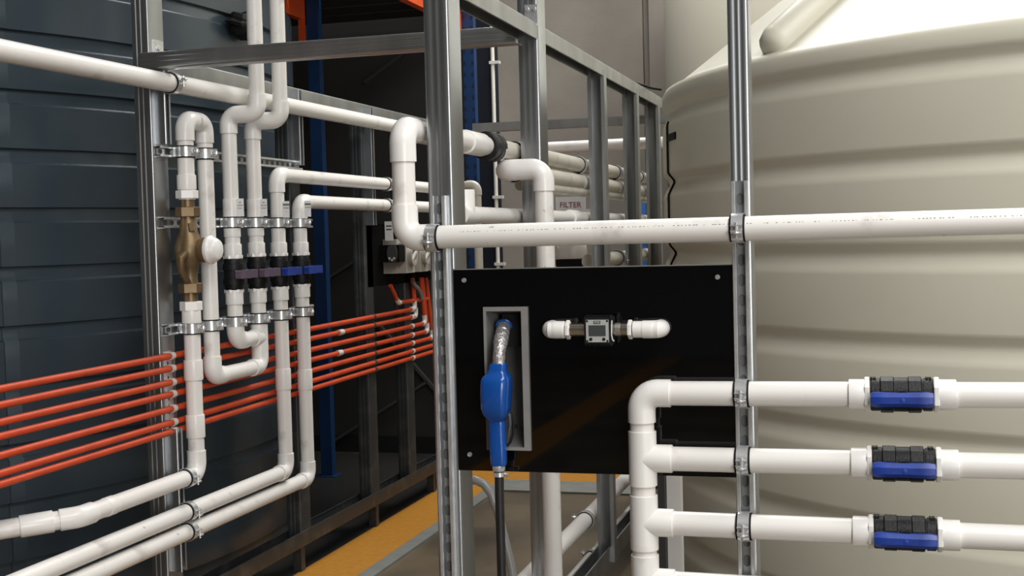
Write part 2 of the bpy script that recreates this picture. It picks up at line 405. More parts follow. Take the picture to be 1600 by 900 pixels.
# lifting cord that hugs the shell, and its tape
best2 = min((abs(rimx(math.radians(a/4), RA, 1.5, TA)-1047), a/4) for a in range(4*185, 4*240))[1]
al = math.radians(best2); d = V((math.cos(al), math.sin(al), 0))
prf = [p for p in tank_prof(RA, grooves, 2.085, 3.27) if .3 < p[1] < 1.94]
tag(MB().sweep([TA+d*(p[0]+.004)+V((0, 0, p[1])) for p in prf], .0045, 6).build('tank_cord', 'rubber', None), 'thin black cord following the ribs at the left edge of the front cream tank', 'cord')
p = px(1046, 216, Y=(TA+d*RA).y-.01)
a_t = min((abs(rimx(math.radians(a/8), RA, 1.9, TA)-1056), a/8) for a in range(8*185, 8*240))[1]
o = revolve(TA, [(RA+.001, p.z-.014), (RA+.005, p.z-.014), (RA+.005, p.z+.014), (RA+.001, p.z+.014), (RA+.001, p.z-.014)], 8, 'tape_strip', 'rubber', None, min(al, math.radians(a_t)), max(al, math.radians(a_t)))
tag(o, 'short black tape strip stuck on the cream tank beside the cord', 'tape')
TBc = V((.40, 9.75, 0))
tb = thing('water_tank', 'tall plain cream tank standing behind the ribbed tank', 'tank', TBc)
revolve(TBc, tank_prof(1.9, [.6, 1.2, 1.8], 4.2, 4.9), 96, 'shell', 'tank', tb)
# dark blue steel tank
TC = V((-5.39, 5.20, 0)); RC = 2.65
tc = thing('steel_tank', 'large round dark blue steel tank with horizontal ribs behind the pipe frame', 'tank', TC)
pr = []; z = -.0; gz = [1.217+.216*i for i in range(-5, 7)]
pr = [(RC, 0)]
for g in gz: pr += [(RC, g-.058), (RC-.012, g-.05), (RC-.018, g-.004), (RC, g+.001)]
pr += [(RC, 2.66), (RC-.02, 2.69), (RC-.06, 2.71), (RC-.2, 2.72), (.05, 2.75)]
o = revolve(TC, pr, 144, 'shell', 'steelblue', tc)
o.data.set_sharp_from_angle(angle=math.radians(18))
bs = min((abs(rimx(math.radians(a/4), RC, .9, TC)-12), a/4) for a in range(-4*120, 0))[1]
for dg in (bs,):
    a0 = math.radians(dg)
    revolve(TC, [(r+.004, z) for r, z in pr[:-5]], 3, 'sheet_seam', 'steelblue', tc, a0, a0+math.radians(1.2))
# black foam plug on the blue tank
pp = px(385, 38, X=-2.69); mb = MB(); vs = []; n = 26
mbv = []
for j, (t, r) in enumerate(((0, .07), (.03, .075), (.07, .06), (.09, .03))):
    for k in range(n):
        a = 2*math.pi*k/n; rr = r*(1+random.uniform(-.22, .22)); mbv.append(V((pp.x-.04+t, pp.y, pp.z))+V((0, math.cos(a)*rr*1.6, math.sin(a)*rr*.8)))
mb.add(mbv, [(i*n+k, i*n+(k+1) % n, (i+1)*n+(k+1) % n, (i+1)*n+k) for i in range(3) for k in range(n)]+[tuple(range(3*n, 4*n)), tuple(range(n))])
tag(mb.build('foam_plug', 'rubber', None, 0), 'ragged black foam plug sticking out of the blue tank behind the riser pipes', 'foam plug')

# ================================================================== PALLET RACK AT THE BACK
def rack_upright(label, x, y, top=4.2, holes=True):
    r = thing('rack_upright', label, 'rack post', (x, y, 0), 'blue pallet rack uprights')
    MB().extrude([(-.038,-.03),(.038,-.03),(.038,.03),(.026,.03),(.026,-.012),(.012,-.012),(.012,-.022),(-.012,-.022),(-.012,-.012),(-.026,-.012),(-.026,.03),(-.038,.03)], (x, y, 0), (x, y, top), up=(0, 1, 0)).build('post', 'rackblue', r, 0)
    MB().box((x-.07, y-.06, 0), (x+.07, y+.06, .008)).build('foot_plate', 'rackblue', r, 0)
    for i in range(26 if holes else 0):
        for s_ in (-1, 1):
            z = 1.2+i*.075
            MB().box((x+s_*.027-.006, y-.0315, z), (x+s_*.027+.006, y-.0295, z+.025)).build('keyhole', 'navy', r, 0)
    return r
u1 = px(506, 500, Y=7.46); rack_upright('blue rack upright standing on the floor left of the mid conduits', u1.x, 7.46, holes=False)
u2 = px(737, 200, Y=8.1); rack_upright('blue perforated rack upright seen right of the front steel post', u2.x, 8.1)
def rack_beam(label, x, y0, y1, z, cat='rack beam'):
    r = thing('rack_beam', label, cat, (x, y0, z), 'orange pallet rack beams')
    MB().box((x-.025, y0, z), (x+.025, y1, z+.12)).build('box_beam', 'rackorange', r, 0, bevel=.004)
    MB().box((x-.012, y1-.01, z-.14), (x+.03, y1+.004, z+.13)).build('end_plate', 'rackorange', r, 0)
    return r
rack_beam('orange rack beam ending at the left blue upright above the cross rail', u1.x-.075, 5.9, 7.42, px(480, 30, Y=7.42).z)
rack_beam('orange rack beam end at the right blue upright beside the front post', u2.x-.07, 6.8, 8.06, px(480, 30, Y=7.42).z)
dz = px(480, 30, Y=7.42).z+.12
r = thing('shade_deck', 'dark deck added on the orange rack beams to shade the back left', 'shelf', (-3.9, 6.7, dz))  # deck added to keep the ceiling light off the back left
for k in range(12): MB().box((-5.6, 5.0+.275*k, dz), (u2.x+.0, 5.0+.275*k+.262, dz+.03)).build('plank', 'charcoal', r, 0)
# bracing of the rack
def brace(label, a, b, name='rack_brace'):
    tag(MB().bar(a, b, .02, .045, up=(0, 1, 0)).build(name, 'darkgrey', None, 0), label, 'brace', 'dark rack braces')
brace('dark diagonal brace sloping up behind the lower left studs', px(520, 690, Y=8.335), px(668, 596, Y=8.335))
brace('dark diagonal brace sloping down behind the far left stud', px(505, 440, Y=8.335), px(560, 405, Y=8.335))
brace('dark diagonal brace under the conduits beside the front post', px(590, 505, Y=8.335), px(690, 620, Y=8.335))
brace('dark diagonal brace high behind the cross rail', px(570, 130, Y=8.335), px(640, 78, Y=8.335))

# ================================================================== LEFT FRAME
XF = -2.5
def yl(x, y): return px(x, y, X=XF).y
zt = px(420, 138, X=XF).z; zb = px(600, 764, X=XF).z
sy = [yl(238, 220)+.05, yl(452, 250)+.05, yl(568, 320)+.05, yl(640, 690)+.05]
tag(MB().extrude(cprof(.07, .10), (XF-.035, sy[0], 0), (XF-.035, sy[0], 4.2), up=(0, 1, 0)).build('steel_stud', 'galv', None, 40), 'tall galvanised stud at the near end of the left pipe frame', 'steel stud', 'left frame studs')
names = ['second stud of the left frame, right of the risers', 'third stud of the left frame, behind the horizontal cream pipes', 'fourth stud of the left frame, half hidden by the front post']
for i, s in enumerate(sy[1:]):
    stud('steel_stud', 'dull galvanised '+names[i], XF-.035, s, zb-.03, zt+.02, web=(0, -1, 0), m='galvshade', group='left frame studs')
def track(name, label, a, b, wd, h, m='galvdull', up=(0, 0, 1), cat='steel rail'):
    return tag(MB().extrude(cprof(wd, h, lip=.006, groove=.001), a, b, up=up).build(name, m, None, 20), label, cat)
track('top_track', 'galvanised top rail of the left frame running behind the riser pipes', (XF-.035, sy[0]+.05, zt), (XF-.035, 7.6, zt), .075, .06, up=(0, 0, -1))
track('bottom_track', 'shade-darkened steel bottom rail of the left frame above the yellow line', (XF-.035, sy[0]+.05, zb-.03), (XF-.035, 7.9, zb-.03), .08, .07, m='galvshade', up=(0, 0, 1))
for k, yy in enumerate((sy[1], (sy[1]+sy[3])/2+.2, sy[3]+.4)):
    tag(MB().box((XF-.06, yy-.02, 0), (XF-.02, yy+.02, zb-.06)).build('frame_foot', 'galvshade', None, 0), ['short foot under the left frame rail below the elbows', 'short foot under the left frame rail, middle one', 'short foot under the left frame rail, farthest one'][k], 'foot')
# vertical strut pieces on the left frame studs
def vstrut(label, yy, z0, z1): strut('strut_channel', label, (XF, yy, z0), (XF, yy, z1), (1, 0, 0), dp=.041, m='galv', group='upright strut pieces on the left frame')
vstrut('short upright strut below the main white pipe on the near left stud', sy[0]-.005, px(248, 226, X=XF).z, px(245, 100, X=XF).z)
vstrut('upright strut under the orange conduits on the near left stud', sy[0]-.005, .3, px(270, 668, X=XF).z)
vstrut('upright strut on the second left stud behind the elbow', sy[1], px(455, 258, X=XF).z, px(452, 140, X=XF).z)
vstrut('upright strut on the third left stud crossing the cream pipes', sy[2], px(568, 352, X=XF).z, px(566, 168, X=XF).z)
# bracket plate at the cross rail
pl = px(246, 76, X=XF+.001)
bk = thing('bracket_plate', 'small zinc bracket plate on the near left stud above the cross rail', 'bracket', (XF, pl.y, pl.z-.025))
MB().box((XF, pl.y-.03, pl.z-.03), (XF+.004, pl.y+.035, pl.z+.03)).build('plate', 'zinc', bk, 0, bevel=.001)
screw(bk, (XF+.004, pl.y, pl.z), (1, 0, 0), .009)
# conduit saddle strip
z0 = px(266, 672, X=XF).z; z1 = px(262, 548, X=XF).z; ys = yl(262, 610)
st = thing('saddle_strip', 'perforated strip carrying the orange conduits on the near left stud', 'bracket', (XF, ys, z0))
mb = MB(); slot_web(mb, (XF+.004, ys, z0), (0, 0, 1), (0, 1, 0), z1-z0, .06, pitch=.026, sl=.012, sw=.011); mb.build('perforated_plate', 'zinc', st, 0)
MB().box((XF, ys-.03, z0), (XF+.002, ys+.03, z1)).build('back_plate', 'galvdull', st, 0)
# horizontal strut rails
XR = XF+.021
def rail(label, p0, p1): strut('strut_rail', label, (XF, p0[1], p0[2]), (XF, p1[1], p0[2]), (1, 0, 0), group='horizontal strut rails of the left frame')
ra = px(243, 236, X=XF); rb_ = px(466, 256, X=XF); rail('horizontal slotted strut holding the top of the U-bend', ra, rb_)
ra2 = px(250, 348, X=XF); rb2 = px(482, 348, X=XF); rail('horizontal slotted strut behind the labels above the valves', ra2, rb2)
ra3 = px(256, 516, X=XF); rb3 = px(484, 480, X=XF); rail('horizontal slotted strut below the left valves', ra3, rb3)
ZR1, ZR2, ZR3 = ra.z, ra2.z, ra3.z

# ------------------------------------------------------------------ left pipes
XL = -2.44; RP = .0303
def pl_(x, y): return px(x, y, X=XL)
def at(x, y, Yv):  # height seen at this pixel for a known distance along the wall
    p = pl_(x, y); return V((XL, Yv, p.z))
yA = pl_(295, 380).y; yB = pl_(326, 400).y; y1 = pl_(365, 430).y; y2 = pl_(402, 430).y; y3 = pl_(437, 430).y; y4 = pl_(471, 425).y
YS = [y1, y2, y3, y4]
zUtop = pl_(288, 187).z
zU2 = pl_(335, 588).z
# U bend from the brass meter up, over and down to the valves
r = thing('pipe_run', 'white U-shaped pipe from the brass meter over and down to the first two valves', 'pipe', (XL, yB, pl_(335, 605).z))
zmT = pl_(291, 312).z
zt1 = pl_(370, 533).z; zv = pl_(402, 455).z
trim_run(r, [(XL, yA, zmT), (XL, yA, zUtop), (XL, yB, zUtop), (XL, yB, zU2), (XL, y2, zU2), (XL, y2, pl_(402, 468).z)], RP, sock=1.2, rb=1.35)
trim_run(r, [(XL, y1, pl_(366, 470).z), (XL, y1, zt1), (XL, y2-.03, zt1)], RP)
tee(r, (XL, y2, zt1), (0, 0, 1), (0, -1, 0), RP, .052, .06)
coupling(r, (XL, yA, pl_(291, 285).z), (0, 0, 1), RP, .055)
hexnut(r, (XL, yA, pl_(291, 304).z), (0, 0, 1), .041, .03)
# brass water meter
zmB = pl_(299, 471).z; L = zmT-zmB
r = thing('water_meter', 'brass water meter with white round cap in the left vertical pipe', 'meter', (XL, yA, zmB))
MB().cyl((XL, yA, zmB-.02), (XL, yA, zmB+.06), .026, 18).build('lower_tail', 'brass', r)
hexnut(r, (XL, yA, zmB+.05), (0, 0, 1), .044, .036, 'lower_nut', 'brass')
MB().cyl((XL, yA, zmT-.05), (XL, yA, zmT+.015), .026, 18).build('upper_tail', 'brass', r)
hexnut(r, (XL, yA, zmT-.045), (0, 0, 1), .044, .036, 'upper_nut', 'brass')
zc = px(300, 391, X=XL).z; h_ = zc-(zmB+.065); H_ = (zmT-.06)-(zmB+.065)
pb = [(0, .029), (.02, .027), (h_-.085, .028), (h_-.06, .033), (h_-.035, .047), (h_-.01, .054), (h_+.012, .054), (h_+.035, .047), (h_+.07, .034), (h_+.11, .029), (H_-.01, .027), (H_, .028)]
MB().lathe((XL, yA, zmB+.065), (0, 0, 1), pb, 24).build('body', 'brass', r)
MB().sweep([(XL+.005, yA-.02, zc-.0), (XL+.005, yA-.075, zc-.03), (XL+.005, yA-.07, zc-.075), (XL+.005, yA-.02, zc-.125)], [.022, .017, .013, .014], 12).build('bypass_arm', 'brass', r)
MB().lathe((XL+.045, yA+.01, zc), (1, 0, 0), [(0, .045), (.02, .047), (.03, .044)], 20).build('neck_ring', 'brass', r)
MB().lathe((XL+.074, yA+.01, zc), (1, 0, 0), [(0, .05), (.004, .053), (.014, .053), (.018, .048), (.03, .044), (.042, .036), (.044, .033)], 28).build('cap', 'pvcfit', r)
MB().sweep([(XL+.02, yA-.02, zc+.10), (XL+.026, yA-.02, zc+.07)], [.010, .012], 8).build('boss', 'brass', r)
# lower left run out towards the viewer
r = thing('pipe_run', 'white pipe from the meter down, out and bending away at the lower left', 'pipe', (XL, yA, pl_(308, 760).z))
zE = pl_(307, 741).z
pB = pl_(125, 808); pB.z = zE
pC = px(-60, 838, Y=3.27); pC = V((pC.x, 3.27, pC.z))
trim_run(r, [(XL, yA, zmB+.0), (XL, yA, zE), V((XL, pB.y, zE)), pC], RP, sock=1.3, rb=1.6)
hexnut(r, (XL, yA, pl_(299, 478).z), (0, 0, 1), .041, .034)
coupling(r, (XL, yA, pl_(300, 492).z), (0, 0, 1), RP, .06)
coupling(r, (XL, yA, pl_(302, 578).z), (0, 0, 1), RP, .075)
coupling(r, (XL, yA, pl_(304, 666).z), (0, 0, 1), RP, .085)
dC = (pC-V((XL, pB.y, zE))).normalized()
coupling(r, V((XL, pB.y, zE))+dC*.13, dC, RP, .10)
coupling(r, V((XL, pB.y+.16, zE)), (0, 1, 0), RP, .05, fat=1.06)

# first two valves: risers
XR2 = -2.312
zR1 = pl_(357, 180).z; zR2 = pl_(394, 190).z
def riser(label, yy, ze, x1, zlow):
    r = thing('pipe_run', label, 'pipe', (XL, yy, zlow))
    trim_run(r, [(XL, yy, zlow), (XL, yy, ze), (x1, yy, ze), (x1, yy, 4.3)], RP, sock=1.05, rb=1.35)
    return r
zvt = [pl_(365, 404).z, pl_(402, 401).z, pl_(437, 400).z, pl_(471, 399).z]
zvb = [pl_(365, 453).z, pl_(402, 451).z, pl_(437, 448).z, pl_(471, 444).z]
r1 = riser('white riser pipe from the first mauve valve, stepping outwards and up', y1, zR1, XR2, zvt[0])
r2 = riser('white riser pipe from the second mauve valve, stepping outwards and up', y2, zR2, XR2, zvt[1])
coupling(r1, (XL, y1, zvt[0]+.16), (0, 0, 1), RP, .15, fat=1.1); coupling(r2, (XL, y2, zvt[1]+.16), (0, 0, 1), RP, .15, fat=1.1)
r3 = thing('pipe_run', 'cream pipe rising from the third valve and turning back along the wall, upper one', 'pipe', (XL, y3, zvt[2]))
zA = pl_(432, 273).z; zB2 = pl_(467, 315).z
trim_run(r3, [(XL, y3, zvt[2]), (XL, y3, zA), (XL, 7.4, zA)], RP)
r4 = thing('pipe_run', 'cream pipe rising from the fourth valve and turning back along the wall, lower one', 'pipe', (XL, y4, zvt[3]))
trim_run(r4, [(XL, y4, zvt[3]), (XL, y4, zB2), (XL, 7.4, zB2)], RP)
for rr, yy, zz in ((r1, y1, zvt[0]), (r2, y2, zvt[1]), (r3, y3, zvt[2]), (r4, y4, zvt[3])):
    coupling(rr, (XL, yy, zz+.03), (0, 0, 1), RP, .055); hexnut(rr, (XL, yy, zz+.006), (0, 0, 1), .0385, .014)
# lower pipes of valves 3 and 4
for lab, yy, zb_, xe, ye in (('white pipe down from the third valve running out to the lower left corner', y3, zvb[2], 443, 737), ('white pipe down from the fourth valve running out along the bottom edge', y4, zvb[3], 479, 748)):
    ze = pl_(xe, ye).z
    r = thing('pipe_run', lab, 'pipe', (XL, yy, ze))
    trim_run(r, [(XL, yy, zb_), (XL, yy, ze), (XL, 2.45, ze)], RP)
    coupling(r, (XL, yy, zb_-.03), (0, 0, 1), RP, .055); hexnut(r, (XL, yy, zb_-.005), (0, 0, 1), .0385, .014)
    coupling(r, (XL, yy, pl_(xe, 592).z), (0, 0, 1), RP, .09, fat=1.1)
for k in (0, 1):
    pass
# ball valves on the left
def left_valve(label, yy, z0, z1, hm):
    r = thing('ball_valve', label, 'valve', (XL, yy, z0), 'upright ball valves on the left frame'); h = z1-z0
    MB().lathe((XL, yy, z0), (0, 0, 1), [(0, .034), (.004, .036), (.02, .036), (.021, .041), (.045, .041), (.046, .037), (h-.046, .037), (h-.045, .041), (h-.021, .041), (h-.02, .036), (h-.004, .036), (h, .034)], 16).build('body', 'blackpl', r, 30)
    zc = (z0+z1)/2
    MB().cyl((XL, yy, zc), (XL+.05, yy, zc), .02, 14).build('stem', 'blackpl', r)
    hb = MB(); q = [(-.075, .012, .012), (-.068, .016, .017), (-.02, .015, .015), (0, .016, .018), (.02, .015, .015), (.068, .016, .017), (.075, .012, .012)]
    vs = []
    for t, a, b in q:
        for sx_, sz_ in ((-1, -1), (1, -1), (1, 1), (-1, 1)): vs.append((XL+.058+sx_*a*.9, yy+t, zc+.0+sz_*b))
    fs = [(i*4+k, i*4+(k+1) % 4, i*4+4+(k+1) % 4, i*4+4+k) for i in range(6) for k in range(4)]+[(0, 1, 2, 3), (24, 25, 26, 27)]
    hb.add(vs, fs).build('handle', hm, r, 20, bevel=.002)
    return r
for i, (nm, hm) in enumerate((('mauve', 'purple'), ('mauve', 'purple'), ('blue', 'blue'), ('blue', 'blue'))):
    left_valve(['black ball valve with mauve handle, nearest the brass meter', 'black ball valve with mauve handle, next to the blue-handled ones', 'black upright ball valve with blue handle, beside the mauve ones', 'black upright ball valve with blue handle, rightmost of the row of four'][i], YS[i], zvb[i], zvt[i], hm)
for i in (0, 1):
    rr = [o for o in bpy.data.objects if o.get('label', '').startswith('white U-shaped')][0]
    yy = YS[i]; coupling(rr, (XL, yy, zvb[i]-.03), (0, 0, 1), RP, .055); hexnut(rr, (XL, yy, zvb[i]-.005), (0, 0, 1), .0385, .014)
# clamps
ordn = ['first', 'second', 'third', 'fourth']
clamp('zinc clamp on the meter side of the white U-bend top', (XL, yA, ZR1), (0, 0, 1), (1, 0, 0), RP, wd=.036, boltax=(0, -1, 0), group='clamps on the left frame')
clamp('zinc clamp on the far leg of the white U-bend top', (XL, yB, ZR1), (0, 0, 1), (1, 0, 0), RP, wd=.036, boltax=(0, -1, 0), group='clamps on the left frame')
clamp('zinc clamp directly below the brass meter', (XL, yA, ZR3), (0, 0, 1), (1, 0, 0), RP, wd=.036, boltax=(0, -1, 0), group='clamps on the left frame')
clamp('zinc clamp low on the far leg of the white U-bend', (XL, yB, ZR3), (0, 0, 1), (1, 0, 0), RP, wd=.036, boltax=(0, -1, 0), group='clamps on the left frame')
for i in range(4):
    clamp('zinc clamp above the %s left valve counted from the meter' % ordn[i], (XL, YS[i], ZR2), (0, 0, 1), (1, 0, 0), RP, wd=.036, boltax=(0, -1, 0), group='clamps on the left frame')
    clamp('zinc clamp below the %s left valve counted from the meter' % ordn[i], (XL, YS[i], ZR3), (0, 0, 1), (1, 0, 0), RP, wd=.036, boltax=(0, -1, 0), group='clamps on the left frame')
# label tags
TXT = [['IBC', 'MIXING', 'TANK 1'], ['IBC', 'MIXING', 'TANK 2'], ['PROCESS', 'TANK', '2'], ['PROCESS', 'TANK', '1']]
for i in range(4):
    cx, cy = [(373, 324), (409, 324), (442, 327), (478, 326)][i]
    zc = px(cx, cy, X=XL+.05).z
    xd = V((.86, .5, 0)).normalized(); nd = V((.5, -.86, 0)).normalized(); c = V((XL, YS[i], zc))+V((.046, -.012, 0))
    r = thing('valve_tag', ['white tag above the mauve valve nearest the meter', 'white tag above the second mauve valve', 'white tag above the inner blue valve', 'white tag above the rightmost left valve'][i], 'tag', c-V((0, 0, .035)), 'white tags above the left valves')
    mb = MB().bar(c-xd*.0135, c+xd*.0135, .003, .07); mb.build('plate', 'white', r, 0)
    if i >= 2: MB().bar(c-xd*.0133+V((0, 0, .02))+nd*.0017, c+xd*.0133+V((0, 0, .02))+nd*.0017, .0005, .009).build('grey_band', 'greypaint', r, 0)
    for k, tx in enumerate(TXT[i]):
        text('lettering', tx, [.0065, .0065, .0065][k] if i < 2 else [.0055, .009, .009][k], c+nd*.0022+V((0, 0, .02-.0115*k*(1 if i < 2 else 1.25))), xd, (0, 0, 1), 'ink', r)
# bend clamps where the low runs leave the frame
for lab, x, y in (('dark clamp on the upper of the three low left pipes', 291, 748), ('dark clamp on the middle of the three low left pipes', 291, 800), ('dark clamp on the lowest of the three low left pipes', 293, 836)):
    p = pl_(x, y)
    clamp(lab, (XL, sy[0], {748: zE, 800: pl_(443, 737).z, 836: pl_(479, 748).z}[y]), (0, 1, 0), (1, 0, 0), RP, boltax=(0, 0, -1), group='clamps on the left frame')
for lab, yy, zz in (('small clamp on the upper cream pipe at the third left stud', sy[2]+.12, zA), ('small clamp on the lower cream pipe at the third left stud', sy[2]+.12, zB2), ('small clamp on the upper cream pipe beside the big white elbow', sy[3]+.25, zA), ('small clamp on the lower cream pipe beside the big white elbow', sy[3]+.25, zB2)):
    clamp(lab, (XL, yy, zz), (0, 1, 0), (1, 0, 0), RP, boltax=(0, 0, -1), group='clamps on the left frame')
# main pipe along the top
RM = .0335; XM = -2.425
pa = px(-60, 67, X=XM); pb_ = px(610, 196, X=XM); dd = (pb_-pa)
r = thing('main_pipe', 'long white pipe running high along the left frame', 'pipe', pa)
pe = pa+dd*((7.4-pa.y)/dd.y); pa = pa+dd*((2.2-pa.y)/dd.y)
MB().cyl(pa, pe, RM, 26).build('pipe', 'pvc', r)
pc_ = px(268, 131, X=XM)
clamp('dark clamp on the long high pipe at the near left stud', pa+dd*((pc_.y-pa.y)/dd.y), dd, (1, 0, 0), RM, boltax=(0, 0, 1), group='clamps on the left frame')

# ------------------------------------------------------------------ orange conduits
XC = -2.486; RO_ = .0118
L0 = [607.7, 633, 660, 682, 712, 740, 757]; R1 = [(648, 482.5), (650, 494), (664, 505), (668, 517.5), (676, 527.5), (684, 537), (684, 547)]
CN = ['topmost', 'second from the top', 'third from the top', 'middle', 'third from the bottom', 'second from the bottom', 'lowest']
for i in range(7):
    a = px(0, L0[i], X=XC); b = px(R1[i][0], R1[i][1], X=XC); d = b-a
    a2 = a-d*((a.y-2.4)/d.y); 
    r = thing('orange_conduit', 'orange conduit, %s of the seven running along the left wall' % CN[i], 'conduit', a2, 'seven orange conduits')
    end = b if i < 5 else b+d.normalized()*.5
    MB().cyl(a2, end, RO_, 14).build('tube', 'orange', r)
    yc = ys; p = a+d*((yc-a.y)/d.y)
    for k, yy in enumerate((sy[0], sy[2], sy[3])):
        p = a+d*((yy-a.y)/d.y)
        MB().ring(p, d, RO_*.9, RO_+.003, .022, 14).build('saddle_clip', 'conwhite' if k != 1 else 'darkgrey', r)
    if i < 5:
        top = V((XC, b.y+.04, px(676, 430, X=XC).z)); lean = V((0, -.16-.02*i, 1)).normalized()
        e = elbow(b, d, lean, RO_, r, 'conwhite', 1.6, 'end_bend', rb=2.0, fat=1.2)
        MB().cyl(b+lean*.02, b+lean*(top.z-b.z), RO_, 12).build('riser_tube', 'orange', r)
    if i in (1, 3):
        q = px(532 if i == 1 else 530, 520 if i == 1 else 552, X=XC); p = a+d*((q.y-a.y)/d.y)
        MB().ring(p, d, RO_*.9, RO_+.0025, .05, 14).build('joiner', 'conwhite', r)
# short stub piece
a = px(610, 446, X=XC); b = px(622, 473, X=XC); c = px(668, 467, X=XC)
r = thing('orange_conduit', 'short bent orange conduit below the dark switch box', 'conduit', (XC, b.y, b.z))
trim_run(r, [a, b, c], RO_, 'orange', 'conwhite', sock=1.6, rb=2)
r = thing('grey_conduit', 'short grey hose curving down beside the orange risers', 'hose', px(660, 468, X=XC+.02))
MB().sweep([px(x, y, X=XC+.02) for x, y in ((645, 440), (648, 446), (653, 450), (657, 457), (660, 468))], .011, 10).build('tube', 'greypaint', r)
# switch box and manifold block
pa = px(572, 350, X=XF); pb_ = px(700, 434, X=XF)
tag(MB().box((XF-.01, pa.y, pb_.z), (XF, pb_.y+.1, pa.z)).build('back_board', 'blackboard', None, 0), 'black mounting board behind the beige block on the left frame', 'board')
b0 = px(574, 385, X=XF+.10); b1 = px(606, 409, X=XF+.10)
r = thing('switch_box', 'black switch box with grey oval face on the board', 'switch box', (XF, b0.y, b1.z))
q0 = px(600, 383, X=XF+.02); q1 = px(611, 409, X=XF+.02)
MB().box((XF, q0.y-.02, q1.z), (XF+.11, q0.y+.16, q0.z)).build('body', 'blackboard', r, 0, bevel=.006)
mb = MB(); yc0 = q0.y-.021; zc = (q0.z+q1.z)/2; hh = (q0.z-q1.z)/2
pts = []
n = 20
for k in range(n):
    a = 2*math.pi*k/n; pts.append((XF+.075+math.cos(a)*.028, zc+max(-1, min(1, math.sin(a)*1.25))*hh*.95))
mb.add([(x, yc0-.012, z) for x, z in pts]+[(x, yc0, z) for x, z in pts], [tuple(range(n)), tuple(range(n, 2*n))]+[(k, (k+1) % n, n+(k+1) % n, n+k) for k in range(n)])
mb.build('oval_face', 'darkgrey', r, 20)
for dx, dz in ((-.014, -.55), (.012, -.55), (0, -.75)):
    MB().lathe((XF+.075+dx, yc0-.012, zc+hh*dz), (0, -1, 0), [(0, .006), (.003, .005)], 10).build('button', 'conwhite', r)
lb = px(607, 361, X=XF+.06)
r = thing('warning_label', 'small white printed label above the black switch box', 'label', lb-V((0, 0, .05)))
MB().box((XF+.04, lb.y-.001, lb.z-.05), (XF+.085, lb.y+.001, lb.z+.05)).build('plate', 'white', r, 0)
for k, dz in enumerate((.026, .008)): MB().box((XF+.048, lb.y-.0022, lb.z+dz-.003), (XF+.078, lb.y-.001, lb.z+dz+.003)).build('print_line', 'ink', r, 0)
m0 = px(604, 374, X=XF+.03); m1 = px(690, 416, X=XF+.12)
r = thing('manifold_block', 'beige four-way manifold block behind the big white elbow', 'manifold', (XF+.05, m0.y+.3, m1.z))
MB().box((XF, m0.y+.02, m1.z-.02), (XF+.075, m0.y+.95, m0.z)).build('back_body', 'boxgrey', r, 0, bevel=.008)
for k in range(4):
    yy = m0.y+.12+.21*k
    MB().box((XF+.07, yy-.065, m1.z-.02), (XF+.115, yy+.065, m0.z-.02)).build('module', 'boxgrey', r, 0, bevel=.01)
    zc = m1.z+.07
    MB().ring((XF+.125, yy, zc), (1, 0, 0), .034, .05, .03, 18).build('port_ring', 'boxgrey', r)
    MB().bar((XF+.135, yy-.03, zc-.02), (XF+.14, yy+.03, zc+.03), .012, .012).build('lever', 'conwhite', r)

# ================================================================== CROSS RAIL and RIGHT FRAME
YP = [3.25, 4.2, 5.27, 6.03, 6.65]; XP = -1.105
zc0 = px(240, 96, Y=4.0).z
cr = track('cross_rail', 'galvanised rail crossing from the left frame to the second right post', (XF, 4.06, px(240, 96, Y=4.06).z), (XP-.035, 4.14, px(810, 55, Y=4.14).z), .06, .055, m='galv', up=(0, 1, 0))
tag(MB().extrude(cprof(.070, .10, groove=.0005), (XP+.004, YP[0], 0), (XP+.004, YP[0], 4.2), up=(0, 1, 0)).build('front_post', 'galv', None, 40), 'tall galvanised front post carrying the slotted strut left of the black panel', 'steel post', 'front posts')
xr = px(1157, 300, Y=3.2).x; wr = (px(1172, 200, Y=3.2).x-px(1139, 200, Y=3.2).x)
xr = (px(1172, 200, Y=3.2).x+px(1139, 200, Y=3.2).x)/2
tag(MB().extrude(cprof(wr, .07, groove=.0006), (xr, 3.235, 0), (xr, 3.235, 4.2), up=(0, 1, 0)).build('front_post', 'galv', None, 40), 'tall galvanised front post in front of the ribbed tank', 'steel post', 'front posts')
lab = ['wide galvanised post directly right of the front post with a zinc plate near its top', 'third galvanised post of the right frame beside the filter sign', 'fourth galvanised post of the right frame', 'farthest galvanised post against the cream tank']
ztr = px(862, 62, X=XP+.03).z
for i in range(1, 5):
    tag(MB().extrude(cprof(.071, .10 if i == 1 else .06, lip=.015, groove=.0003), (XP, YP[i] if i == 1 else YP[i]-.02, .12), (XP, YP[i] if i == 1 else YP[i]-.02, 4.2 if i == 1 else ztr), up=(0, 1, 0) if i == 1 else (0, -1, 0)).build('steel_stud', 'galv' if i == 1 else 'galvdull', None, 40), lab[i-1], 'steel stud', 'right frame studs')
    MB_ = None
track('top_track', 'short galvanised top rail between the front post and the second right post', (XP, 3.30, ztr), (XP, YP[1]-.051, ztr), .066, .055, up=(0, 0, -1))
track('top_track', 'galvanised top rail of the right frame running back to the tank', (XP, YP[1]+.051, ztr), (XP, 7.0, ztr), .066, .055, up=(0, 0, -1))
zbr = px(950, 866, X=XP+.035).z-.04
track('bottom_track', 'galvanised bottom rail of the right frame below the panel', (XP-.008, 3.3, zbr), (XP-.008, 7.0, zbr), .056, .08)
track('rear_rail', 'galvanised rail crossing behind the right frame below the top rail', (px(738, 200, Y=6.7).x, 6.72, px(760, 199, Y=6.7).z), (px(1040, 186, Y=6.7).x, 6.72, px(1040, 186, Y=6.7).z), .04, .05)
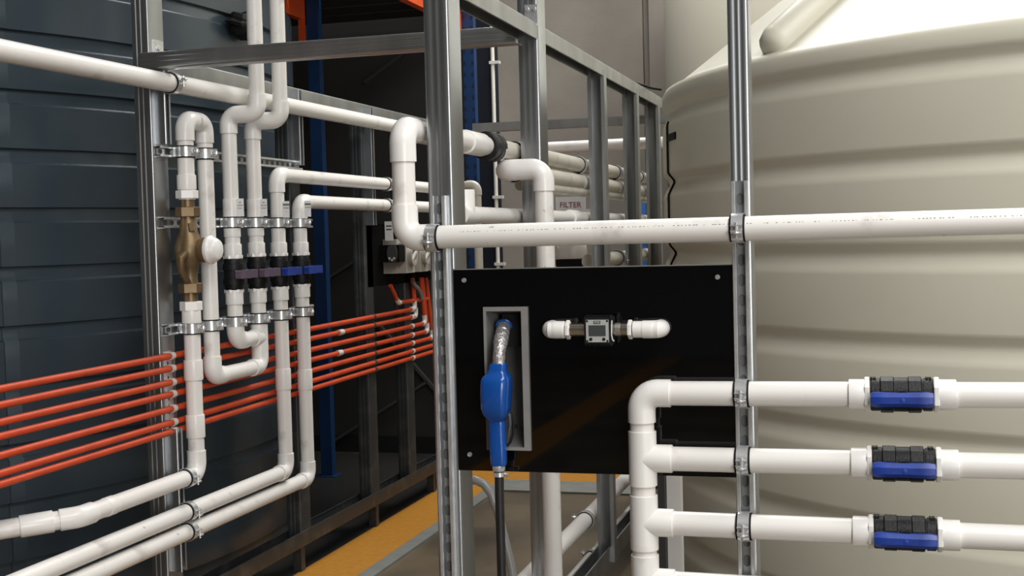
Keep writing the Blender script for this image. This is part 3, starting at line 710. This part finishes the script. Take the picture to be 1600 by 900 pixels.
# zinc plate on post 2
pz = px(830, 17, Y=4.145)
bk = thing('bracket_plate', 'zinc bracket plate with two screws high on the second right post', 'bracket', (pz.x, 4.145, pz.z-.05))
MB().box((pz.x-.022, 4.14, pz.z-.05), (pz.x+.022, 4.146, pz.z+.02)).build('plate', 'zinc', bk, 0, bevel=.001)
for s_ in (-1, 1): screw(bk, (pz.x+s_*.012, 4.14, pz.z+.005), (0, -1, 0), .007)
# black cable on the top rail
tag(MB().sweep([px(x, y, Y=6.3) for x, y in ((988, 137), (994, 130), (1004, 133), (1020, 138), (1034, 140))], .006, 8).build('black_cable', 'rubber', None), 'short black cable lying across the right top rail by the tank', 'cable')

# slotted struts on the front posts
sx = px(690, 330, Y=3.2).x; zs = px(690, 306, Y=3.2).z
strut('strut_channel', 'slotted strut channel on the front post at the left panel edge', (XP+.002, 3.199, 0.05), (XP+.002, 3.199, zs), (0, -1, 0), wd=.041, group='front slotted struts')
zs2 = px(1155, 283, Y=3.2).z
strut('strut_channel', 'slotted strut channel on the front post at the right panel edge', (xr-.001, 3.199, 0.05), (xr-.001, 3.199, zs2), (0, -1, 0), wd=.041, group='front slotted struts')

# ------------------------------------------------------------------ front high pipe
YF = 3.146
def fp(x, y, Yv=YF): return px(x, y, Y=Yv)
v0 = fp(633, 372); zT = fp(632, 201).z; pR = fp(1660, 343.5)
v0x = fp(631.5, 300).x
r = thing('pipe_run', 'large white pipe crossing the front posts, rising at the left and turning back', 'pipe', (v0x, YF, v0.z-.03))
trim_run(r, [pR, V((v0x, YF, v0.z)), V((v0x, YF, zT)), V((v0x, 4.02, zT))], RP, sock=1.45, rb=1.4)
XD = v0x
yu = px(742, 222, X=XD).y
coupling(r, (XD, yu-.02, zT), (0, 1, 0), RP, .16, fat=1.2)
yb = px(766, 226, X=XD).y
u = thing('black_union', 'black threaded union with a white mark behind the front post', 'union', (XD, yb, zT-.045))
MB().lathe((XD, yb-.06, zT), (0, 1, 0), [(0, .04), (.004, .046), (.045, .046), (.047, .042), (.055, .042), (.057, .047), (.10, .047), (.105, .042)], 18).build('union_body', 'blackpl', u, 25)
MB().sweep([(XD+.047*math.cos(a), yb+.02-.02*math.sin(a*1.5), zT+.047*math.sin(a)) for a in [-.2-.12*k for k in range(8)]], .004, 6).build('white_mark', 'white', u)
pm = MB(); dpr = (pR-V((v0x, YF, v0.z)))
for k in range(150):
    t = .10+.88*(k+random.uniform(-.3, .3))/150
    if random.random() < .25: continue
    c = V((v0x, YF, v0.z))+dpr*t+V((0, -math.cos(.42)*(RP+.0001), math.sin(.42)*(RP+.0001)))
    ln = random.uniform(.0006, .0025); e = dpr.normalized()
    pm.bar(c-e*ln, c+e*ln, .0008, .0012, up=(0, -math.sin(.42), math.cos(.42)))
pm.build('print_marks', 'greypaint', r, 0)['kind'] = 'stuff'
# depth pipes behind the right posts
r = thing('return_pipe', 'grey-white pipe running back beside the right posts, uppermost', 'pipe', (XD, 4.0, zT-.03))
MB().cyl((XD, yb+.03, zT), (XD, 7.0, zT), RP, 22).build('pipe', 'cream', r)
coupling(r, (XD, yb+.03, zT), (0, 1, 0), RP, .0, fat=1.0) if False else None
YV = 4.06; xe = px(786, 265, Y=YV).x; zV = px(813, 265, Y=YV).z; xv = px(850, 300, Y=YV).x
r = thing('pipe_run', 'white pipe rising behind the black panel with a double elbow at its top', 'pipe', (xv, YV, 0))
trim_run(r, [(xv, YV, .0), (xv, YV, zV), (xe, YV, zV), (xe, YV+.14, zV)], RP, sock=1.0, rb=1.4)
q = thing('return_pipe', 'grey-white pipe running back beside the right posts, second from the top', 'pipe', (xe, YV+.14, zV-.03)); MB().cyl((xe, YV+.14, zV), (xe, 7.0, zV), RP, 22).build('pipe', 'cream', q)
for lab_, x, y, rr_, m_ in (('thin pale pipe running back below the two large ones', 892, 298, .02, 'cream'), ('pale pipe running back just below the filter sign', 775, 337, .026, 'pvc'), ('pale pipe running back just above the panel edge', 966, 403, .032, 'cream')):
    XX = XD+.005; p = px(x, y, X=XX); y0 = px(724, 337, X=XX).y if y == 337 else (4.27 if y == 298 else 5.34)
    q = thing('return_pipe', lab_, 'pipe', (XX, y0, p.z-rr_))
    MB().cyl((XX, y0, p.z), (XX, 7.0, p.z), rr_, 20).build('pipe', m_, q)
    if y == 403: clamp('black clamp on the pale pipe just above the panel edge at the fourth right post', (XX, YP[3]-.06, p.z), (0, 1, 0), (1, 0, 0), rr_, tail=False, group='clamps on the right frame')
    if y == 337:
        tee(q, (XX, y0+.02, p.z), (0, 1, 0), (0, 0, 1), rr_, .06, .075)
        coupling(q, (XX, 5.05, p.z), (0, 1, 0), rr_, .12, fat=1.25)
for i in (1, 2, 3, 4):
    for k, zz in enumerate((zT, zV)):
        clamp('black clamp holding the %s return pipe at the %s right post' % (('upper', 'lower')[k], ['second', 'third', 'fourth', 'farthest'][i-1]), (XD, YP[i]-.06 if not (k == 0 and i == 1) else YP[i]-.02, zz) if i > 1 else (XD, YP[i]+.03, zz), (0, 1, 0), (-1, 0, 0), RP, boltax=(0, 0, -1), tail=False, group='clamps on the right frame')
# small elbow of the thin cream pipe
Y5 = 5.25; a = px(728, 290, Y=Y5); b = px(745, 289, Y=Y5); c = px(747, 560, Y=Y5)
r = thing('pipe_run', 'thin cream pipe turning down right of the front post', 'pipe', (b.x, Y5, c.z))
trim_run(r, [V((b.x-.2, Y5, b.z)), b, V((b.x, Y5, 1.12)), V((-1.14, Y5, 1.12))], .018, 'cream', 'cream')
# rear white pipe and thin wall conduit
a = px(745, 236, Y=6.85); b = px(1045, 222, Y=6.85)
r = thing('wall_pipe', 'pale horizontal pipe crossing behind the right posts', 'pipe', a); MB().cyl(a, b, .031, 18).build('pipe', 'pvc', r)
MB().box((b.x-.1, 6.745, b.z-.01), (b.x-.07, 6.83, b.z+.01)).build('bracket', 'galvdull', r, 0)
a = px(771, 100, Y=8.3); r = thing('wall_conduit', 'thin white vertical conduit beside the dark column', 'conduit', (a.x, 8.28, 0))
MB().cyl((a.x, 8.28, 0), (a.x, 8.28, 5), .014, 12).build('tube', 'conwhite', r)
for z in (1.3, 1.75, 2.2, 2.65): MB().box((a.x-.02, 8.262, z), (a.x+.05, 8.30, z+.02)).build('saddle', 'conwhite', r, 0)
# filter sign and housing
a = px(868, 308, Y=6.9); b = px(915, 332, Y=6.9)
r = thing('filter_sign', 'white sign with red capitals behind the right posts', 'sign', (a.x, 6.9, b.z))
for xx in (a.x+.03, b.x-.03): MB().cyl((xx, 6.903, a.z-.005), (xx, 6.878, px(890, 231, Y=6.85).z), .002, 6).build('hanging_wire', 'zinc', r)
MB().box((a.x, 6.9, b.z), (b.x, 6.906, a.z)).build('plate', 'white', r, 0)
text('lettering', 'FILTER', .042, ((a.x+b.x)/2, 6.898, (a.z+b.z)/2-.002), (1, 0, -.02), (0, 0, 1), 'red', r)
Y6 = 5.75; a = px(893, 386, Y=Y6); b = px(893, 470, Y=Y6)
r = thing('filter_housing', 'pale filter housing with black bowl just above the panel', 'filter', (a.x, Y6, b.z))
MB().lathe((a.x, Y6, px(893, 404, Y=Y6).z), (0, 0, 1), [(0, .07), (.02, .073), (.06, .068), (.09, .05), (.12, .04)], 22).build('head', 'pvcfit', r)
MB().lathe((a.x, Y6, b.z), (0, 0, 1), [(0, .05), (.01, .06), (.15, .066), (.165, .075), (px(893, 405, Y=Y6).z-b.z, .075)], 22).build('bowl', 'rubber', r)
a2 = a; MB().bar((a2.x, Y6, b.z+.12), (XP-.036, YP[3]-.02, b.z+.12), .012, .04).build('bracket_arm', 'galvdull', r, 0)
a = px(908, 348, Y=5.7)
MB().lathe((a.x, 5.62, a.z), (0.2, -1, 0), [(-.12, .034), (0, .036), (.03, .036), (.045, .028)], 20).build('cap', 'cream', r)
MB().box((a.x-.07, 5.64, a.z+.045), (a.x+.06, 5.70, a.z+.06)).build('white_lid', 'pvcfit', r, 0)
a = px(972, 302, Y=8.5); b = px(1012, 350, Y=8.5)
r = thing('blue_canister', 'slim blue canister on a dark stand far behind the fourth right post', 'canister', (a.x+.07, 8.6, 0))
MB().lathe((a.x+.075, 8.6, b.z-.3), (0, 0, 1), [(0, .065), (.02, .07), (.16, .07), (.165, .074), (.18, .074), (.185, .07), (.3+a.z-b.z-.02, .07), (.3+a.z-b.z, .05)], 26).build('body', 'drum', r)
MB().lathe((a.x+.075, 8.6, 0), (0, 0, 1), [(0, .09), (b.z-.3, .09)], 26).build('stand', 'darkgrey', r)

# below the panel: return pipes at floor level
p = px(908, 819, X=-1.19); z = p.z
r = thing('low_pipe', 'white pipe running back low down behind the panel, thicker one', 'pipe', (-1.19, 3.6, z)); MB().cyl((-1.19, 3.5, z), (-1.19, 7.0, z), .033, 20).build('pipe', 'pvc', r)
clamp('dark clamp on the thicker low pipe at the third right post', (-1.19, YP[2]-.06, z), (0, 1, 0), (-1, 0, 0), .033, tail=False, group='clamps on the right frame')
p = px(914, 878, X=-1.17); z2 = p.z
r = thing('low_pipe', 'white pipe running back low down behind the panel, thinner one', 'pipe', (-1.17, 3.6, z2)); MB().cyl((-1.17, 3.5, z2), (-1.17, 7.0, z2), .018, 16).build('pipe', 'pvc', r)
clamp('dark clamp on the thinner low pipe at the third right post', (-1.17, YP[2]-.06, z2), (0, 1, 0), (-1, 0, 0), .018, tail=False, group='clamps on the right frame')
pts = [px(x, y, Y=3.75) for x, y in ((728, 752), (742, 750), (756, 756), (768, 772), (778, 800), (788, 840), (798, 880), (806, 930), (812, 1000))]
tag(MB().sweep(pts, .014, 12).build('clear_hose', 'clear', None), 'grey clear hose arching down behind the black hose', 'hose')
# white upright and dark strip behind the manifold
a = px(1041, 745, Y=3.62); b = px(1063, 745, Y=3.62)
tag(MB().box((a.x, 3.62, .0), (b.x, 3.66, 1.2)).build('white_upright', 'pvcfit', None, 0, bevel=.003), 'flat white upright behind the manifold column', 'upright')
a2 = px(1027, 745, Y=3.6)
tag(MB().box((a2.x, 3.60, .0), (a.x-.002, 3.65, 1.2)).build('dark_upright', 'darkgrey', None, 0), 'dark upright strip behind the manifold column', 'upright')

# ================================================================== PANEL, NOZZLE, METER
YPN = 3.188
c00 = px(711, 421, Y=YPN); c11 = px(1147, 746, Y=YPN); c10 = px(1143, 415, Y=YPN)
X0, X1, Z1, Z0 = px(712, 560, Y=YPN).x, xr-.0225, (c00.z+c10.z)/2, c11.z
h0 = px(759, 479, Y=YPN); h1 = px(828, 704, Y=YPN); HX0, HX1, HZ1, HZ0 = h0.x+.004, h1.x-.004, h0.z-.004, h1.z+.004
HX1 = px(825, 590, Y=YPN).x; HX0 = px(761, 590, Y=YPN).x
r = thing('control_panel', 'glossy black panel between the two slotted struts', 'panel', ((X0+X1)/2, YPN, Z0))
o4 = [(X0, Z0), (X1, Z0), (X1, Z1), (X0, Z1)]; i4 = [(HX0, HZ0), (HX1, HZ0), (HX1, HZ1), (HX0, HZ1)]
mb = MB(); vs = [(x, YPN, z) for x, z in o4+i4]+[(x, YPN+.008, z) for x, z in o4+i4]; fs = []
for k in range(4):
    j = (k+1) % 4
    fs += [(k, j, 4+j, 4+k), (8+k, 8+j, 12+j, 12+k), (k, j, 8+j, 8+k), (4+k, 4+j, 12+j, 12+k)]
mb.add(vs, fs).build('sheet', 'acrylic', r, 0)
MB().box((X0, YPN+.0005, Z1), (X1, YPN+.008, Z1+.0025)).build('edge_strip', 'greyalu', r, 0)
for x, y in ((725, 438), (1121, 433), (734, 710)):
    p = px(x, y, Y=YPN); screw(r, (p.x, YPN, p.z), (0, -1, 0), .0068)
# recessed nozzle holder
r = thing('nozzle_holder', 'grey recessed nozzle holder set in the black panel', 'holder', ((HX0+HX1)/2, YPN, HZ0))
fw = .012
for a, b in (((HX0-.003, HZ0-.003), (HX0+.004, HZ1+.003)), ((HX1-fw, HZ0-.003), (HX1+.005, HZ1+.003)), ((HX0+.004, HZ1-.008), (HX1-fw, HZ1+.003)), ((HX0+.004, HZ0-.003), (HX1-fw, HZ0+.005))):
    MB().box((a[0], YPN-.010, a[1]), (b[0], YPN+.004, b[1])).build('rim', 'greyalu', r, 0, bevel=.002)
D = .11; x0, x1, z0, z1 = HX0+.004, HX1-fw, HZ0+.005, HZ1-.008
xi0, xi1, zi0, zi1 = x0+.018, x1-.008, z0+.035, z1-.02
vs = [(x0, YPN, z0), (x1, YPN, z0), (x1, YPN, z1), (x0, YPN, z1), (xi0, YPN+D, zi0), (xi1, YPN+D, zi0), (xi1, YPN+D, zi1), (xi0, YPN+D, zi1)]
MB().add(vs, [(0, 1, 5, 4), (1, 2, 6, 5), (2, 3, 7, 6), (3, 0, 4, 7), (4, 5, 6, 7)]).build('recess', 'recess', r, 0)
cz = px(792, 512, Y=YPN).z; cx = (xi0+xi1)/2+.004
MB().box((cx-.026, YPN+D-.075, cz-.052), (cx+.024, YPN+D-.001, cz+.034)).build('spout_socket', 'rubber', r, 0, bevel=.01)
zr = px(805, 668, Y=YPN).z
MB().box((x1-.045, YPN+.01, zr-.003), (x1-.025, YPN+.016, zr+.006)).build('catch', 'rubber', r, 0)
# nozzle
YN = YPN-.045
def nz(x, y, Yv=YN): return px(x, y, Y=Yv)
def loft(secs, n=24, pw=3.2):
    mb = MB(); vs = []
    for (c, hx, hy) in secs:
        for k in range(n):
            a = 2*math.pi*k/n; ca, sa = math.cos(a), math.sin(a)
            vs.append(V(c)+V((hx*math.copysign(abs(ca)**(2/pw), ca), hy*math.copysign(abs(sa)**(2/pw), sa), 0)))
    m = len(secs)
    return mb.add(vs, [(i*n+k, i*n+(k+1) % n, (i+1)*n+(k+1) % n, (i+1)*n+k) for i in range(m-1) for k in range(n)]+[tuple(range(n))[::-1], tuple(range((m-1)*n, m*n))])
base = nz(778, 730)
r = thing('fuel_nozzle', 'blue dispensing nozzle with foil-wrapped spout hanging in the holder', 'nozzle', base)
S = .00172
def sec(x, y, wpx, dep, yo=0):
    p = nz(x, y); return (V((p.x, YN+yo, p.z)), wpx*S/2, dep/2)
loft([sec(777, 658, 22, .036, .0), sec(776.5, 652, 30, .055), sec(776, 646, 37, .068), sec(775.5, 636, 41, .08), sec(775.5, 615, 42, .086), sec(776, 600, 42.5, .084), sec(776, 592, 42, .080), sec(776.5, 587, 38, .07), sec(777.5, 583, 30, .052), sec(778, 578, 26.5, .044), sec(779, 570, 25, .042), sec(779, 567.5, 23, .038), sec(779, 567, 16, .03)], pw=4.5).build('body', 'nozzle', r, 40)
loft([sec(779.5, 727, 22, .034), sec(779.5, 722, 24, .037), sec(778.5, 700, 25, .038), sec(777, 670, 24.5, .036), sec(776.5, 652, 24.5, .036), sec(776, 645, 22, .034)], pw=3.4).build('grip', 'nozzle', r, 40)
sp = [nz(779, 572), nz(780, 552), nz(782, 536, YN+.02), nz(785, 521, YN+.05), nz(787, 510, YN+.08)]
dn = []
for i in range(len(sp)-1):
    for k in range(5): dn.append(sp[i].lerp(sp[i+1], k/5))
dn.append(sp[-1])
MB().sweep(dn, [.0165+.0006*math.sin(i*2.1)+random.uniform(-.0009, .0009)+(.002 if i > 8 else 0) for i in range(len(dn))], 16).build('spout', 'foil', r, 50)
cpos = nz(787.5, 510, YN+.078); ax = (sp[4]-sp[3]).normalized()
MB().lathe(cpos-ax*.004, ax, [(0, .020), (.002, .023), (.006, .023), (.009, .017)], 24).build('splash_ring', 'nozzle', r)
g = [V((nz(x, y).x, YN+.02, nz(x, y).z)) for x, y in ((790, 640), (796, 648), (799, 662), (798, 680), (794, 693), (787, 700))]
MB().sweep(g, .0035, 8).build('trigger_guard', 'rubber', r)
g = [V((nz(x, y).x, YN+.018, nz(x, y).z)) for x, y in ((789, 642), (793, 650), (794, 665), (791, 685))]
MB().sweep(g, [.005, .006, .005, .004], 8).build('trigger', 'darkgrey', r)
MB().lathe(nz(779.5, 736), (0, 0, 1), [(0, .014), (.003, .0165), (.012, .0175), (.013, .0165), (.02, .0165)], 18).build('swivel', 'zinc', r)
# hose
hp = [nz(779.5, 733), nz(780, 745), nz(780.5, 780), nz(782, 830), nz(784, 900), nz(786, 960)]
hp += [V((hp[-1].x+.02, hp[-1].y+.05, .3)), V((hp[-1].x+.1, hp[-1].y+.2, .03))]
h = thing('black_hose', 'black rubber hose hanging down from the blue nozzle', 'hose', hp[-1])
MB().sweep(hp, .0108*1.1, 16).build('hose_body', 'hose', h, 60)
hc = nz(780, 741)
MB().ring(hc, (0, 0, 1), .0118, .0145, .011, 20).build('hose_clamp', 'zinc', h)
MB().cyl(hc+V((.016, -.004, 0)), hc+V((.026, -.004, 0)), .005, 10).build('clamp_screw', 'zinc', h)
# flow meter in its pipe
YM = YPN-.042; RQ = .0195
def mp_(x, y=515): return px(x, y, Y=YM)
zm = (mp_(937, 515).z); xa = mp_(858).x; xb = mp_(1029, 513).x
r = thing('pipe_run', 'short white bridge pipe with elbows carrying the meter on the panel, left half', 'pipe', (xa, YM, zm-.02))
elbow((xa, YM, zm), (0, -1, 0), (1, 0, 0), RQ, r, 'pvcfit', .9, rb=1.1)
MB().cyl((xa, YM, zm), (mp_(884).x, YM, zm), RQ*1.08, 20).build('socket', 'pvcfit', r); hexnut(r, (mp_(888).x, YM, zm), (1, 0, 0), .0245, .010)
MB().cyl((mp_(890).x, YM, zm), (mp_(920).x, YM, zm), .0165, 20).build('nipple', 'chrome', r)
r = thing('pipe_run', 'short white bridge pipe with elbow on the panel, right half', 'pipe', (xb, YM, zm-.02))
elbow((xb, YM, zm), (0, -1, 0), (-1, 0, 0), RQ, r, 'pvcfit', .9, rb=1.1)
MB().cyl((xb, YM, zm), (mp_(990).x, YM, zm), RQ*1.08, 20).build('socket', 'pvcfit', r); hexnut(r, (mp_(985).x, YM, zm), (1, 0, 0), .0245, .010)
MB().cyl((mp_(955).x, YM, zm), (mp_(983).x, YM, zm), .0165, 20).build('nipple', 'chrome', r)
for k in range(4): 
    xx = mp_(963+2.2*k).x; MB().ring((xx, YM, zm), (1, 0, 0), .0164, .0172, .0012, 18).build('thread_mark', 'zinc', r)
xm = mp_(936.5).x; zm2 = mp_(937, 516).z
r = thing('flow_meter', 'square digital flow meter with dark screen on the black panel', 'flow meter', (xm, YM, zm2-.035))
MB().box((xm-.034, YM-.022, zm2-.034), (xm+.034, YM+.03, zm2+.034)).build('housing', 'blackpl', r, 0, bevel=.006)
for k in range(11):
    xx = xm-.031+.0062*k
    for s_ in (-1, 1): MB().box((xx-.0014, YM-.018, zm2+s_*.034), (xx+.0014, YM+.012, zm2+s_*.0385)).build('cooling_fin', 'blackpl', r, 0)
MB().box((xm-.0285, YM-.0265, zm2-.028), (xm+.0285, YM-.021, zm2+.028)).build('face_plate', 'facegrey', r, 0, bevel=.003)
MB().box((xm-.0215, YM-.0275, zm2-.0125), (xm+.0215, YM-.0262, zm2+.0145)).build('screen', 'lcd', r, 0)
lg = MB().box((xm-.0085, YM-.0273, zm2+.0185), (xm+.0085, YM-.0262, zm2+.0255)).build('logo_plate', 'ink', r, 0)
text('logo_lettering', 'PIUSI', .0062, (xm, YM-.0277, zm2+.022), (1, 0, 0), (0, 0, 1), 'white', lg, .0002)
for s_ in (-1, 1): MB().lathe((xm+s_*.0165, YM-.0262, zm2-.0205), (0, -1, 0), [(0, .0042), (.0015, .004), (.002, .003)], 14).build('button', 'rubber', r)
for s_ in (-1, 1):
    for t_ in (-1, 1): MB().lathe((xm+s_*.0255, YM-.0262, zm2+t_*.025), (0, -1, 0), [(0, .003), (.0012, .0026)], 8).build('corner_screw', 'rubber', r)
MB().sweep([(xm+.0365, YM-.02, zm2+.026), (xm+.0355, YM-.022, zm2+.01), (xm+.0352, YM-.022, zm2-.01), (xm+.037, YM-.021, zm2-.022), (xm+.041, YM-.02, zm2-.026)], .0016, 8).build('white_seal', 'white', r)

# ================================================================== LOWER MANIFOLD WITH VALVES
LY = [(615, 617.5), (717, 729), (818, 841), (912, 944)]  # pixel heights of the branches at x=1060 and x=1600
xcol = fp(1004, 700).x
zb_ = []
col = []
for a, b in LY:
    col.append((fp(1060, a if a != 615 else 614.5).z, fp(1600, b).z))
def bz(i, x): # height of branch i at world x
    xa_ = fp(1060, 600).x; xb_ = fp(1600, 600).x
    t = (x-xa_)/(xb_-xa_); return col[i][0]*(1-t)+col[i][1]*t
r = thing('pipe_manifold', 'white pipe column with four branches at the lower right of the panel', 'pipe', (xcol, YF, .5))
zc = [bz(i, xcol) for i in range(4)]
xend = fp(1352, 617).x
elbow((xcol, YF, zc[0]), (0, 0, 1), (1, 0, 0), RP, r, 'pvcfit', 1.05, rb=1.35)
MB().cyl((xcol, YF, .35), (xcol, YF, zc[0]-.04), RP, 22).build('column_pipe', 'pvc', r)
for i in range(4):
    if i: tee(r, (xcol, YF, zc[i]), (0, 0, 1), (1, 0, 0), RP, .069, .075)
    xe_ = fp([1345, 1347, 1349, 1349][i], 700).x
    MB().cyl((xcol+(.04 if i == 0 else .03), YF, bz(i, xcol+.03)), (xe_, YF, bz(i, xe_)), RP, 22).build('branch_pipe', 'pvc', r)
    d = V((1, 0, (col[i][1]-col[i][0])/(fp(1600, 600).x-fp(1060, 600).x))).normalized()
    xs_ = fp([1341, 1343, 1344, 1344][i], 700).x; coupling(r, (xs_, YF, bz(i, xs_)), d, RP, .04, fat=1.2)
    xs_ = fp([1356, 1358, 1359, 1359][i], 700).x; hexnut(r, (xs_, YF, bz(i, xs_)), d, .042, .012)
ranks = ['top', 'middle', 'bottom', 'lowest hidden']
for i in range(3):
    d = V((1, 0, (col[i][1]-col[i][0])/(fp(1600, 600).x-fp(1060, 600).x))).normalized()
    xA = fp([1361, 1362.5, 1363.5][i], 700).x; xB = fp([1459, 1461, 1462][i], 700).x; c0 = V((xA, YF, bz(i, xA))); Ln = xB-xA
    v = thing('ball_valve', 'black ball valve with long blue handle, %s of the three at the right' % ranks[i], 'valve', c0-V((0, 0, .043)), 'three ball valves with blue handles at the right')
    MB().lathe(c0, d, [(0, .036), (.003, .039), (.022, .039), (.0225, .036), (Ln*.25, .036), (Ln*.75, .036), (Ln-.0225, .036), (Ln-.022, .039), (Ln-.003, .039), (Ln, .036)], 20).build('body', 'blackpl', v, 30)
    for t in (.165, .385): pass
    for t0, t1 in ((.16, .38), (.60, .82)):
        MB().lathe(c0+d*Ln*t0, d, [(0, .040), (.002, .0435), (Ln*(t1-t0)-.002, .0435), (Ln*(t1-t0), .040)], 10).build('union_nut', 'blackpl', v, 20)
    MB().lathe(c0+d*Ln*.38, d, [(0, .0405), (Ln*.22, .0405)], 20).build('ball_housing', 'blackpl', v, 25)
    for t in (.02, .07, .9, .95): 
        q = c0+d*Ln*t
        MB().bar(q+V((0, -.012, .038)), q+V((0, .012, .038)), .006, .006).build('grip_rib', 'blackpl', v, 0)
    cm = c0+d*Ln*.5
    MB().cyl(cm, cm+V((0, -.046, -.004)), .02, 16).build('stem', 'blackpl', v)
    zo = -.006; secs = []
    q = [(-.5, .010, .005), (-.485, .016, .008), (-.40, .018, .011), (-.25, .017, .012), (0, .0165, .010), (.25, .017, .012), (.40, .018, .011), (.485, .016, .008), (.5, .010, .005)]
    vs = []
    for t, a, b in q:
        pcen = cm+d*Ln*t+V((0, -.054, zo))
        for sy_, sz_ in ((1, -1), (1, 1), (-.1, 1), (-1, .45), (-1, -.45), (-.1, -1)): vs.append(pcen+V((0, sy_*b, sz_*a)))
    n = 6
    MB().add(vs, [(k*n+j, k*n+(j+1) % n, (k+1)*n+(j+1) % n, (k+1)*n+j) for k in range(len(q)-1) for j in range(n)]+[tuple(range(n)), tuple(range((len(q)-1)*n, len(q)*n))]).build('handle', 'blue', v, 20)
    MB().lathe(cm+V((0, -.0635, zo)), (0, -1, 0), [(0, .006), (.001, .006), (.0015, .004)], 16).build('handle_boss', 'blue', v)
    # outlet pipe
    xo = fp([1478, 1480, 1481][i], 700).x; xE = fp(1690, 700).x
    o = thing('outlet_pipe', 'white outlet pipe right of the %s blue-handled valve' % ranks[i], 'pipe', (xB, YF, bz(i, xB)-.03), 'outlet pipes at the right')
    MB().cyl((xB, YF, bz(i, xB)), (xE, YF, bz(i, xE)), RP, 22).build('pipe', 'pvc', o)
    coupling(o, (xo, YF, bz(i, xo)), d, RP, .05, fat=1.2)
    xh = xB+.007; hexnut(o, (xh, YF, bz(i, xh)), d, .042, .012)
# clamps on the front struts
clamp('zinc clamp holding the high white pipe at the left slotted strut', fp(677, 372), (1, 0, 0), (0, -1, 0), RP, boltax=(0, 0, -1), group='clamps on the front struts')
pz = fp(1153, 356.5); clamp('zinc clamp holding the high white pipe at the right slotted strut', pz, (1, 0, 0), (0, -1, 0), RP, boltax=(0, 0, -1), group='clamps on the front struts')
for i in range(3):
    clamp('zinc clamp holding the %s manifold branch on the right slotted strut' % ranks[i], (xr-.001, YF, bz(i, xr)), (1, 0, 0), (0, -1, 0), RP, boltax=(0, 0, -1), group='clamps on the front struts')
